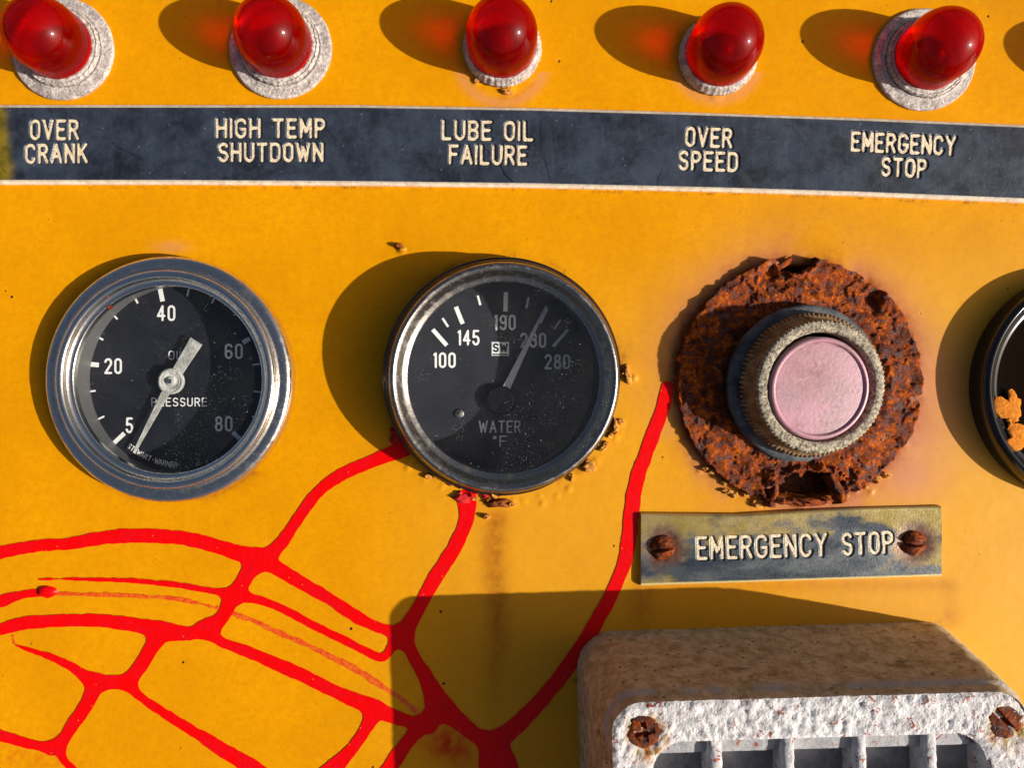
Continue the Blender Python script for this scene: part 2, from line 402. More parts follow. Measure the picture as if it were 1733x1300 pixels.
def rprof(pts, r=2.0, n=3):
    """round the corners of a (radius, z) profile"""
    out = [pts[0]]
    for i in range(1, len(pts) - 1):
        a, b, c = np.array(pts[i - 1], float), np.array(pts[i], float), np.array(pts[i + 1], float)
        la, lc = np.linalg.norm(a - b), np.linalg.norm(c - b)
        d = min(r, la * .45, lc * .45)
        p0 = b + (a - b) / max(la, 1e-6) * d; p1 = b + (c - b) / max(lc, 1e-6) * d
        for k in range(n + 1):
            t = k / n; out.append(tuple((1 - t) ** 2 * p0 + 2 * t * (1 - t) * b + t * t * p1))
    out.append(pts[-1]); return out
def W(px, py, h=0.):
    """point on the panel (as measured from the photograph) -> u coordinates"""
    k = (D - h) / D
    return Vector(((px - 866.5) * k, (650 - py) * k, h))
def thing(name, label, cat, loc, rot=(0, 0, 0), group=None):
    o = bpy.data.objects.new(name, None); COL.objects.link(o)
    o.empty_display_size = .005
    o.location = Vector(loc) * S; o.rotation_euler = rot
    o['label'] = label; o['category'] = cat
    if group: o['group'] = group
    return o
def local(root_loc, rot, px, py, zl):
    R = Euler(rot).to_matrix().transposed()
    C = Vector((0, 0, D)); Q = Vector((px - 866.5, 650 - py, 0))
    c = R @ (C - Vector(root_loc)); d = R @ (Q - C)
    t = (zl - c.z) / d.z
    return c + d * t

def seg_dist(X, Y, pts, ws=None):
    """distance to a polyline minus its (varying) half width"""
    F = np.full(X.shape, 1e9)
    for i in range(len(pts) - 1):
        (x0, y0), (x1, y1) = pts[i][:2], pts[i + 1][:2]
        dx, dy = x1 - x0, y1 - y0; L = dx * dx + dy * dy + 1e-9
        t = np.clip(((X - x0) * dx + (Y - y0) * dy) / L, 0, 1)
        d = np.hypot(X - x0 - t * dx, Y - y0 - t * dy)
        if ws is not None: d = d - (ws[i] + (ws[i + 1] - ws[i]) * t)
        F = np.minimum(F, d)
    return F
def iso_mesh(xs, ys, F):
    """polygons of the region F<0 on the grid xs, ys: verts (x, y), faces"""
    ny, nx = F.shape; verts = []; cache = {}; faces = []
    neg = F < 0
    anyc = neg[:-1, :-1] | neg[1:, :-1] | neg[:-1, 1:] | neg[1:, 1:]
    def vert(i, j):
        k = (i, j)
        if k not in cache: cache[k] = len(verts); verts.append((xs[j], ys[i]))
        return cache[k]
    def cut(i0, j0, i1, j1):
        k = ((i0, j0), (i1, j1)) if (i0, j0) < (i1, j1) else ((i1, j1), (i0, j0))
        if k not in cache:
            (a, b), (c, d) = k; f0, f1 = F[a, b], F[c, d]; t = f0 / (f0 - f1)
            cache[k] = len(verts); verts.append((xs[b] + (xs[d] - xs[b]) * t, ys[a] + (ys[c] - ys[a]) * t))
        return cache[k]
    for i, j in zip(*np.nonzero(anyc)):
        cs = [(i, j), (i, j + 1), (i + 1, j + 1), (i + 1, j)]; poly = []
        for a in range(4):
            p, q = cs[a], cs[(a + 1) % 4]
            if neg[p]: poly.append(vert(*p))
            if neg[p] != neg[q]: poly.append(cut(*p, *q))
        if len(poly) >= 3: faces.append(poly)
    return verts, faces

# ------------------------------------------------------------------ monoline lettering
def arc(cx, cy, rx, ry, a0, a1, n=10):
    return [(cx + rx * math.cos(math.radians(a0 + (a1 - a0) * k / n)), cy + ry * math.sin(math.radians(a0 + (a1 - a0) * k / n))) for k in range(n + 1)]
def oval(w): return [arc(w / 2, 1 - w / 2, w / 2, w / 2, 0, 180) + arc(w / 2, w / 2, w / 2, w / 2, 180, 360) + [(w, 1 - w / 2)]]
G = {
 'A': (.62, [[(0, 0), (.31, 1), (.62, 0)], [(.11, .33), (.51, .33)]]),
 'B': (.52, [[(0, 0), (0, 1), (.28, 1)] + arc(.28, .76, .22, .24, 90, -90, 8) + [(0, .52)], [(.28, .52)] + arc(.28, .26, .24, .26, 90, -90, 8) + [(0, 0)]]),
 'C': (.56, [arc(.28, .72, .28, .28, 15, 180) + arc(.28, .28, .28, .28, 180, 345)]),
 'D': (.56, [[(0, 0), (0, 1), (.26, 1)] + arc(.26, .7, .3, .3, 90, 0, 6) + arc(.26, .3, .3, .3, 0, -90, 6) + [(0, 0)]]),
 'E': (.5, [[(.5, 1), (0, 1), (0, 0), (.5, 0)], [(0, .52), (.42, .52)]]),
 'F': (.5, [[(.5, 1), (0, 1), (0, 0)], [(0, .52), (.42, .52)]]),
 'G': (.58, [arc(.29, .71, .29, .29, 20, 180) + arc(.29, .29, .29, .29, 180, 360) + [(.58, .45), (.34, .45)]]),
 'H': (.56, [[(0, 0), (0, 1)], [(.56, 0), (.56, 1)], [(0, .52), (.56, .52)]]),
 'I': (.0, [[(0, 0), (0, 1)]]),
 'K': (.54, [[(0, 0), (0, 1)], [(.52, 1), (0, .42)], [(.18, .6), (.54, 0)]]),
 'L': (.48, [[(0, 1), (0, 0), (.48, 0)]]),
 'M': (.62, [[(0, 0), (0, 1), (.31, .3), (.62, 1), (.62, 0)]]),
 'N': (.56, [[(0, 0), (0, 1), (.56, 0), (.56, 1)]]),
 'O': (.54, oval(.54)),
 'P': (.52, [[(0, 0), (0, 1), (.27, 1)] + arc(.27, .74, .25, .26, 90, -90, 8) + [(0, .48)]]),
 'R': (.54, [[(0, 0), (0, 1), (.27, 1)] + arc(.27, .75, .25, .25, 90, -90, 8) + [(0, .5)], [(.27, .5), (.54, 0)]]),
 'S': (.52, [arc(.26, .75, .25, .25, 25, 180, 9) + arc(.26, .75, .25, .25, 180, 270, 5)[1:] + arc(.26, .25, .26, .25, 90, 0, 5) + arc(.26, .25, .26, .25, 0, -155, 9)]),
 'T': (.56, [[(0, 1), (.56, 1)], [(.28, 1), (.28, 0)]]),
 'U': (.54, [[(0, 1), (0, .27)] + arc(.27, .27, .27, .27, 180, 360) + [(.54, 1)]]),
 'V': (.58, [[(0, 1), (.29, 0), (.58, 1)]]),
 'W': (.8, [[(0, 1), (.2, 0), (.4, .8), (.6, 0), (.8, 1)]]),
 'Y': (.58, [[(0, 1), (.29, .48), (.58, 1)], [(.29, .48), (.29, 0)]]),
 '-': (.3, [[(0, .5), (.3, .5)]]),
 '.': (.02, [[(0, 0), (.01, 0)]]),
 'o': (.2, [arc(.1, .86, .11, .11, 0, 360, 10)]),
 '0': (.44, oval(.44)),
 '1': (.12, [[(0, .9), (.12, 1), (.12, 0)]]),
 '2': (.46, [arc(.23, .77, .23, .23, 170, 0, 9) + [(.44, .62), (0, 0), (.46, 0)]]),
 '3': (.46, [arc(.23, .76, .22, .24, 165, -90, 10), arc(.23, .27, .23, .27, 90, -165, 11)]),
 '4': (.5, [[(.36, 0), (.36, 1), (0, .3), (.5, .3)]]),
 '5': (.46, [[(.42, 1), (.05, 1), (.02, .55)] + arc(.22, .3, .24, .3, 120, -160, 12)]),
 '6': (.46, [arc(.23, .27, .23, .27, 0, 360, 14), [(.0, .27), (.0, .72)] + arc(.23, .76, .23, .24, 180, 20, 7)]),
 '7': (.46, [[(0, 1), (.46, 1), (.16, 0)]]),
 '8': (.46, [arc(.23, .76, .2, .24, 0, 360, 12), arc(.23, .27, .23, .27, 0, 360, 12)]),
 '9': (.46, [arc(.23, .73, .23, .27, 0, 360, 14), [(.46, .73), (.46, .28)] + arc(.23, .24, .23, .24, 0, -160, 7)]),
}
def layout(txt, x0, x1, gap=.34, space=.95):
    """[(char, x offset, x scale)] filling x0..x1 in units of the letter height"""
    tot = 0; pos = []
    for k, ch in enumerate(txt):
        if ch == ' ': tot += space - gap; continue
        pos.append((ch, tot)); tot += G[ch][0] + gap
    tot -= gap
    sx = (x1 - x0) / max(tot, 1e-6)
    return [(ch, x0 + p * sx, sx) for ch, p in pos]
def place_text(txt, xa, ya, xb, yb, h, inset=0.):
    """letters along the baseline (xa,ya)-(xb,yb), plane coordinates, returns strokes per letter"""
    h = h - 2 * inset
    L = math.hypot(xb - xa, yb - ya); ux, uy = (xb - xa) / L, (yb - ya) / L; out = []
    for ch, ox, sx in layout(txt, inset, L - inset):
        st = []
        for poly in G[ch][1]:
            st.append([(xa + ux * (ox + p[0] * sx) - uy * (inset + p[1] * h), ya + uy * (ox + p[0] * sx) + ux * (inset + p[1] * h)) for p in poly])
        out.append((ch, st))
    return out
def letter_field(X, Y, strokes):
    F = np.full(X.shape, 1e9)
    for pl in strokes: F = np.minimum(F, seg_dist(X, Y, pl))
    return F
def letter_obj(name, strokes, half, z, mat, parent, res=None, rough=0., seed=0, zfun=None):
    P = np.array([p for pl in strokes for p in pl]); pad = half * 1.8
    res = res or half * .42
    xs = np.arange(P[:, 0].min() - pad, P[:, 0].max() + pad + res, res); ys = np.arange(P[:, 1].min() - pad, P[:, 1].max() + pad + res, res)
    X, Y = np.meshgrid(xs, ys)
    F = letter_field(X, Y, strokes) - half
    if rough: F = F + (vnoise(X / (half * 1.2), Y / (half * 1.2), seed) - .5) * rough
    v, f = iso_mesh(xs, ys, F)
    if not f: return None
    zz = [z if zfun is None else zfun(x, y) for x, y in v]
    return new_mesh_obj(name, [(x, y, q) for (x, y), q in zip(v, zz)], f, mat, parent, smooth=False)

# ================================================================== PANEL
STOPC = (1348., 646.)
HOLES = [(296, 642, 170), (854, 637, 176), (1834, 655, 168)]
def build_panel():
    st = 3.6
    xs = np.concatenate([np.linspace(-900, -60, 20), np.arange(-56, 1800, st), np.linspace(1806, 2900, 22)]) - 866.5
    ys = 650 - np.concatenate([np.linspace(-900, -50, 18), np.arange(-46, 1346, st), np.linspace(1352, 2500, 24)])
    X, Y = np.meshgrid(xs, ys)
    px, py = X + 866.5, 650 - Y
    r_stop = np.hypot(px - STOPC[0], py - STOPC[1])
    Z = (fbm(px / 60, py / 60, 3, 3) - .5) * .8
    # torn-out opening behind the rusty flange
    Z = np.where(r_stop < 196, -32 + 0 * Z, Z)
    keepv = np.ones(X.shape, bool)
    for cx, cy, r in HOLES: keepv &= np.hypot(px - cx, py - cy) > r
    keep = keepv[:-1, :-1] & keepv[1:, :-1] & keepv[:-1, 1:] & keepv[1:, 1:]
    # blisters and lifted paint
    rng = random.Random(4)
    def blister(cx, cy, r, h):
        nonlocal Z
        d = np.hypot(px - cx, py - cy) / r
        Z = Z + np.where(d < 1, h * (1 - d * d) ** 2, 0)
    for (cx, cy, r, h) in [(680, 421, 9, 8), (1073, 640, 7, 5), (860, 152, 14, 3), (806, 138, 8, 3), (868, 150, 9, 2), (1213, 160, 16, 2)]: blister(cx, cy, r, h)
    for k in range(22):
        a = rng.uniform(20, 150); rr = rng.uniform(207, 226)
        cx, cy = 854 + rr * math.cos(math.radians(a)), 637 + rr * math.sin(math.radians(a)); blister(cx, cy, rng.uniform(4, 9), rng.uniform(.6, 2.5))
    for k in range(16):
        a = rng.uniform(25, 150); rr = rng.uniform(208, 226)
        blister(STOPC[0] + rr * math.cos(math.radians(a)), STOPC[1] + rr * math.sin(math.radians(a)), rng.uniform(4, 9), rng.uniform(.6, 2.5))
    nz = fbm(px / 45, py / 45, 11, 4)
    nb = fbm(px / 140, py / 140, 21, 4)
    rust = 1.1 * np.exp(-np.maximum(r_stop - 205, 0) / 14) * sstep(.35, .7, nz + .15)
    rust += .38 * np.exp(-np.maximum(r_stop - 205, 0) / 55) * nb
    g2 = np.hypot(px - 854, py - 637); ang = np.degrees(np.arctan2(py - 637, px - 854))
    side = ((ang > -15) & (ang < 150)).astype(float)
    rust += side * .8 * np.exp(-np.maximum(g2 - 195, 0) / 12) * sstep(.42, .62, nz)
    g1 = np.hypot(px - 296, py - 642)
    rust += .9 * np.exp(-np.maximum(g1 - 205, 0) / 7) * (ang > -999) * ((py > 800)) * sstep(.4, .6, nz)
    rust += .75 * np.exp(-((px - 840 - 4 * np.sin(py / 40)) / 20) ** 2) * sstep(850, 880, py) * (1 - sstep(1000, 1290, py))
    rust += .34 * np.exp(-((px - 900) / 10) ** 2) * sstep(980, 1010, py) * (1 - sstep(1060, 1120, py)) * 0
    rust += .45 * np.exp(-((px - 1086) / 26) ** 2) * sstep(985, 1000, py) * (1 - sstep(1020, 1085, py))
    rust += .4 * np.exp(-(((px - 1585) / 40) ** 2 + ((py - 1055) / 22) ** 2)) * sstep(.35, .65, nz)
    rust += .2 * np.exp(-(((px - 1606) / 16) ** 2)) * sstep(975, 990, py) * (1 - sstep(1040, 1100, py))
    rust += .30 * np.exp(-(np.maximum(np.abs(px - 1340) - 255, 0) / 20) ** 2) * np.exp(-((py - 990) / 12) ** 2)
    rust += .22 * sstep(1480, 1733, px) * sstep(60, 0, py)
    rust += .25 * np.exp(-((px - 1500) / 260) ** 2 - ((py - 395) / 60) ** 2) * nb
    pink = .9 * np.exp(-np.maximum(r_stop - 205, 0) / (28 + 45 * sstep(1250, 1500, px) * sstep(500, 700, py))) * sstep(.35, .65, nb + .1)
    pink += .75 * np.exp(-(((px - 1535) / 60) ** 2 + ((py - 800) / 55) ** 2))
    pink += .35 * np.exp(-(((px - 290) / 26) ** 2 + ((py - 418) / 9) ** 2))
    for lx, ly in ((850, 100), (1213, 95)):
        rl = np.hypot(px - lx, py - ly)
        pink += .35 * np.exp(-((rl - 74) / 9) ** 2) * (py > 120)
        rust += .25 * np.exp(-((rl - 66) / 4) ** 2) * sstep(.45, .6, nz)
    pale = .75 * sstep(1000, 1700, px + 120 * (nb - .5)) * sstep(250, 620, py)
    pale += .35 * sstep(560, 900, px) * sstep(380, 700, py) * (1 - sstep(1000, 1350, px))
    pale += .6 * np.exp(-(((px - 1500) / 300) ** 2 + ((py - 400) / 60) ** 2)) * 0
    sn = sstep(.30, .62, fbm(px / 12, py / 12, 8, 3))
    spray = .95 * np.exp(-(((px - 752 - .5 * (py - 1250)) / 40) ** 2 + ((py - 1262) / 36) ** 2)) * (.55 + .45 * sn)
    spray += .35 * sstep(.40, .62, fbm(px / 6, py / 6, 9, 3)) * np.exp(-(((px - 45) / 80) ** 2 + ((py - 1284 - (px - 45) * .12) / 18) ** 2))
    dirt_and_void = .8 * np.exp(-np.abs(py - np.interp(px, SB[0], SB[1]) - 3) / 1.6) * sstep(.48, .62, vnoise(px / 14, py / 14, 5)) 
    dirt_and_void += .8 * np.exp(-np.abs(g2 - 205) / 4) * sstep(.5, .7, nz)
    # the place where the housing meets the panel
    dirt_and_void += .8 * np.exp(-(((px - 1040) / 10) ** 2 + ((py - 1077) / 6) ** 2)) + .9 * np.exp(-(((px - 975) / 8) ** 2 + ((py - 1152) / 5) ** 2))
    dirt_and_void += .9 * np.exp(-(((px - 1580) / 16) ** 2 + ((py - 1060) / 5) ** 2)) + .9 * np.exp(-(((px - 682) / 9) ** 2 + ((py - 421) / 7) ** 2))
    rust = np.where(r_stop < 198, 2.2, rust)
    dirt_and_void = np.where(r_stop < 196, 1.6, dirt_and_void)  # dark of the void put into the opening's rusty floor colour
    at = dict(rust=np.clip(rust, 0, 2.2), pink=np.clip(pink, 0, .8), pale=np.clip(pale, 0, 1), spray=np.clip(spray, 0, 1), dirt_and_void=np.clip(dirt_and_void, 0, 1))
    o = grid_obj('panel', X[::-1], Y[::-1], Z[::-1], M['panel'], None, keep[::-1], {k: v[::-1] for k, v in at.items()})
    o['kind'] = 'structure'
    # sheet-metal thickness: a rim around the sheet
    x0, x1, y0, y1 = xs.min(), xs.max(), ys.min(), ys.max()
    v = []; f = []
    for (a, b) in ((x0, y0), (x1, y0), (x1, y1), (x0, y1)): v += [(a, b, -1.5), (a, b, -170)]
    for k in range(4): a = 2 * k; b = (2 * k + 2) % 8; f.append((a, a + 1, b + 1, b))
    f.append((1, 3, 5, 7))
    new_mesh_obj('folded_edge', v, f, M['panel'], o, smooth=False)
    return o
# strip edges measured along the photograph
ST = ([-600, 0, 600, 900, 1150, 1450, 1733, 2300], [180, 178, 178, 183, 190, 200, 212, 236])
SB = ([-600, 0, 300, 600, 900, 1200, 1450, 1733, 2300], [314, 313, 313, 315, 318.5, 325, 332.5, 344, 368])
panel = build_panel()

# ------------------------------------------------------------------ red painted lines
LINES = [
 [(-40, 946, 20), (0, 936, 21), (60, 925, 20), (120, 920, 20), (180, 910, 23), (225, 907, 24), (300, 910, 23), (350, 920, 24), (400, 935, 26), (436, 947, 30)],
 [(700, 752, 30), (660, 769, 26), (620, 785, 21), (575, 806, 21), (540, 832, 19), (512, 868, 19), (480, 915, 21), (455, 940, 26), (436, 947, 30)],
 [(450, 950, 28), (480, 968, 24), (530, 998, 22), (565, 1018, 20), (600, 1042, 22), (640, 1062, 18), (680, 1072, 20)],
 [(66, 981, 1.2), (100, 980, 3.5), (150, 981, 6), (220, 983, 7.5), (290, 989, 9), (345, 998, 11), (392, 1006, 15)],
 [(436, 948, 30), (418, 975, 26), (400, 1003, 24), (388, 1024, 24), (374, 1048, 24), (350, 1065, 26)],
 [(398, 1008, 20), (440, 1016, 14), (480, 1032, 14), (540, 1063, 14), (600, 1093, 14), (640, 1112, 14), (655, 1108, 14), (664, 1094, 16), (680, 1078, 24)],
 [(-40, 1028, 18), (0, 1019, 20), (20, 1012, 17), (50, 1005, 12), (80, 1003, 15)],
 [(-40, 1074, 20), (0, 1066, 20), (50, 1054, 22), (110, 1051, 21), (170, 1051, 22), (230, 1058, 24), (275, 1068, 30), (320, 1072, 24), (358, 1064, 26)],
 [(272, 1072, 30), (256, 1098, 25), (238, 1128, 24), (218, 1152, 22)],
 [(27, 1092, 2), (55, 1102, 8), (90, 1114, 12), (125, 1131, 16), (158, 1152, 25), (215, 1156, 22)],
 [(163, 1158, 28), (150, 1188, 24), (128, 1222, 22), (106, 1255, 20), (88, 1266, 18)],
 [(-40, 1232, 16), (0, 1245, 19), (45, 1258, 17), (86, 1267, 16)],
 [(102, 1262, 18), (110, 1288, 13), (140, 1316, 13)],
 [(222, 1160, 16), (236, 1178, 15), (275, 1205, 16), (325, 1236, 18), (375, 1268, 24), (425, 1298, 28), (470, 1330, 30)],
 [(355, 1068, 20), (374, 1086, 17), (430, 1108, 20), (500, 1138, 23), (570, 1172, 22), (630, 1197, 28), (680, 1218, 22), (728, 1228, 24)],
 [(634, 1205, 28), (616, 1240, 20), (594, 1270, 20), (555, 1312, 34)],
 [(790, 845, 34), (790, 880, 25), (768, 930, 24), (735, 982, 24), (703, 1040, 24), (682, 1074, 30)],
 [(682, 1076, 26), (700, 1110, 22), (722, 1148, 26), (742, 1190, 40), (765, 1212, 34), (800, 1240, 26), (833, 1260, 34)],
 [(1130, 655, 21), (1122, 690, 22), (1102, 745, 23), (1078, 812, 24), (1070, 860, 25), (1062, 930, 24), (1048, 978, 22), (1014, 1045, 24), (968, 1120, 26), (915, 1186, 26), (870, 1232, 30), (833, 1260, 34)],
 [(833, 1262, 34), (842, 1290, 62), (846, 1330, 70)],
 [(742, 1200, 36), (712, 1232, 24), (684, 1264, 24), (650, 1316, 26)],
]
FAINT = [
 [(88, 1005, 7), (130, 1006, 7), (200, 1008, 7.5), (250, 1010, 6), (300, 1014, 7), (350, 1025, 5), (368, 1030, 6)],
 [(394, 1038, 10), (430, 1052, 8), (470, 1070, 10), (520, 1092, 9), (560, 1112, 10), (600, 1132, 11), (640, 1158, 9)],
 [(606, 1136, 11), (640, 1158, 9), (675, 1180, 9), (706, 1206, 9)],
 [(22, 1077, 4), (24, 1090, 3)],
]
def smooth_line(L, n=6):
    P = np.array(L, float); out = []
    for i in range(len(P) - 1):
        a, b, c, d = P[max(i - 1, 0)], P[i], P[i + 1], P[min(i + 2, len(P) - 1)]
        for k in range(n):
            t = k / n
            out.append(.5 * ((2 * b) + (c - a) * t + (2 * a - 5 * b + 4 * c - d) * t * t + (3 * b - a - 3 * c + d) * t ** 3))
    out.append(P[-1]); return np.array(out)
def paint_region(lines, name, mat, z, x0, x1, y0, y1, st, k=9., rough=1.6, seed=0, mask=None):
    xs = np.arange(x0, x1, st); ys = np.arange(y0, y1, st); X, Y = np.meshgrid(xs, ys)
    F = np.full(X.shape, 60.)
    for L in lines:
        P = smooth_line(L); P[:, 2] = np.maximum(P[:, 2], .8)
        lo = P[:, :2].min(0) - 55; hi = P[:, :2].max(0) + 55
        j0, j1 = np.searchsorted(xs, [lo[0], hi[0]]); i0, i1 = np.searchsorted(ys, [lo[1], hi[1]])
        if j1 <= j0 or i1 <= i0: continue
        f = seg_dist(X[i0:i1, j0:j1], Y[i0:i1, j0:j1], [tuple(p[:2]) for p in P], list(P[:, 2] / 2))
        g = F[i0:i1, j0:j1]; h = np.maximum(k - np.abs(f - g), 0) / k
        F[i0:i1, j0:j1] = np.minimum(f, g) - h * h * h * k / 6
    F = F + (fbm(X / 14, Y / 14, seed, 3) - .5) * rough
    if mask is not None: F = F + mask(X, Y)
    # ray to height of the panel's own gentle waves plus a paint film
    v, f = iso_mesh(xs, ys, F)
    vv = np.array(v)
    base = (fbm(vv[:, 0] / 60, vv[:, 1] / 60, 3, 3) - .5) * .8
    pts = np.stack([vv[:, 0] - 866.5, 650 - vv[:, 1], base + z], -1)
    return new_mesh_obj(name, pts, [q[::-1] for q in f], mat, panel)
o = paint_region(LINES, 'painted_lines', M['red'], 1.2, -60, 1160, 640, 1345, 2.4, 20., 3.2, 40)
o['label'] = 'branching bright red painted lines'
def brk(X, Y): return (fbm(X / 9, Y / 6, 77, 2) - .5) * 3
o = paint_region(FAINT, 'faint_line', M['faint'], .5, -10, 730, 970, 1220, 1.8, 4., 3.5, 50, brk)
o['label'] = 'thin smeared red paint strokes'
# bead at the end of one line
def blob(name, px, py, rx, ry, h, mat, parent, seed=0, jag=.25, lift=0., n=16, rings=5, zoff=0., loc=None):
    th = np.linspace(0, 2 * np.pi, n, endpoint=False); rr = np.linspace(0.02, 1, rings)
    T, R = np.meshgrid(th, rr, indexing='ij')
    J = 1 + jag * (vnoise(np.cos(T) * 2.2 + 9, np.sin(T) * 2.2 + 9, seed) - .5) * 2
    c = W(px, py) if loc is None else loc
    X = c[0] + rx * R * J * np.cos(T); Y = c[1] + ry * R * J * np.sin(T)
    Z = zoff + h * np.sqrt(np.maximum(1 - R ** 2, 0)) + lift * (vnoise(X / 6, Y / 6, seed + 3)) * (R > .3)
    Z = np.where(R >= .999, zoff - .6, Z)
    return grid_obj(name, X, Y, Z, mat, parent, wrap=True)
o = blob('paint_bead', 80, 1002, 17, 11, 7, M['red'], panel, 3, .12)

# ------------------------------------------------------------------ paint flakes round the holes
rng = random.Random(12)
FL = []
for (a0, a1, n, kind) in [(-6, 6, 3, 'flake'), (20, 60, 13, 'flake'), (95, 128, 9, 'flake'), (82, 98, 4, 'flake_rust'), (98, 112, 5, 'flake_red')]:
    for k in range(n):
        a = math.radians(rng.uniform(a0, a1)); r = rng.uniform(199, 215)
        FL.append((854 + r * math.cos(a), 637 + r * math.sin(a), rng.uniform(3, 8), rng.uniform(2.5, 6), rng.uniform(2, 6), kind))
FL += [(842, 851, 22, 9, 9, 'flake_rust'), (865, 853, 10, 7, 7, 'flake'), (1061, 638, 7, 18, 9, 'flake'), (1040, 722, 8, 14, 8, 'flake'), (995, 790, 15, 10, 8, 'flake'), (782, 842, 18, 9, 7, 'flake_red'),
       (668, 735, 8, 18, 6, 'flake_red'), (724, 806, 9, 7, 6, 'flake'), (822, 874, 7, 6, 6, 'flake')]
for k in range(14):
    a = math.radians(rng.uniform(96, 138)); r = rng.uniform(206, 222)
    FL.append((STOPC[0] + r * math.cos(a), STOPC[1] + r * math.sin(a), rng.uniform(5, 13), rng.uniform(3, 7), rng.uniform(3, 7), 'flake'))
for k in range(7):
    a = math.radians(rng.uniform(45, 75)); r = rng.uniform(208, 219)
    FL.append((STOPC[0] + r * math.cos(a), STOPC[1] + r * math.sin(a), rng.uniform(4, 9), rng.uniform(3, 6), rng.uniform(3, 7), 'flake'))
FL += [(677, 417, 7, 5, 9, 'flake_rust'), (858, 155, 15, 6, 3.5, 'flake'), (806, 138, 7, 5, 4, 'flake')]
for k, (x, y, rx, ry, h, kd) in enumerate(FL):
    blob('paint_flake', x, y, rx, ry, h, M[kd], panel, 100 + k, .55, 5., 14, 4)

# ================================================================== LABEL STRIP
def build_plate(root, x0, x1, top, bot, H, bev, groove, texts, half, mat, attrf, res, z0=0., wavy=None):
    """an engraved bar: bevelled edges, letters cut into the face; root at its corner (0,0)"""
    n = int((x1 - x0) / res) + 1
    xs = np.linspace(x0, x1, n)
    T = 650 - np.interp(xs, *top); B = 650 - np.interp(xs, *bot)
    hgt = float(np.mean(T - B)); m = int(hgt / res)
    vin = np.linspace(bev / hgt, 1 - bev / hgt, m)
    v = np.concatenate([[0, 0, .35 * bev / hgt], vin, [1 - .35 * bev / hgt, 1, 1]])
    zz = np.concatenate([[0, H * .35, H * .8], np.full(m, H), [H * .8, H * .35, 0]])
    core_or_lit_edge = np.concatenate([[1, 1, 1], np.r_[.6, np.zeros(m - 2), .6], [1, 1, 1]])
    Vv, XX = np.meshgrid(v, xs, indexing='ij')
    Tm, Bm = np.meshgrid(v, T, indexing='ij')[1], np.meshgrid(v, B, indexing='ij')[1]
    X = XX - 866.5; Y = Bm + (Tm - Bm) * Vv
    Z = np.repeat(zz[:, None], n, 1) + z0
    C = np.repeat(core_or_lit_edge[:, None], n, 1)
    if wavy is not None: Z = Z + wavy(X, Y) * (Vv > 0) * (Vv < 1)
    let = []
    for (txt, xa, ya, xb, yb, h) in texts:
        let += place_text(txt, xa - 866.5, 650 - ya, xb - 866.5, 650 - yb, h + 2, half)
    flat = (Vv > vin[0]) & (Vv < vin[-1])
    rr = random.Random(5)
    for ch, stks in let:
        P = np.array([p for s in stks for p in s])
        j0, j1 = np.searchsorted(X[0], [P[:, 0].min() - 12, P[:, 0].max() + 12])
        sl = (slice(None), slice(j0, j1))
        F = letter_field(X[sl], Y[sl], stks)
        Z[sl] = np.where(flat[sl], Z[sl] - groove * (1 - sstep(half * 1.15, half * 1.6, F)), Z[sl])
    return X, Y, Z, C, Vv, let

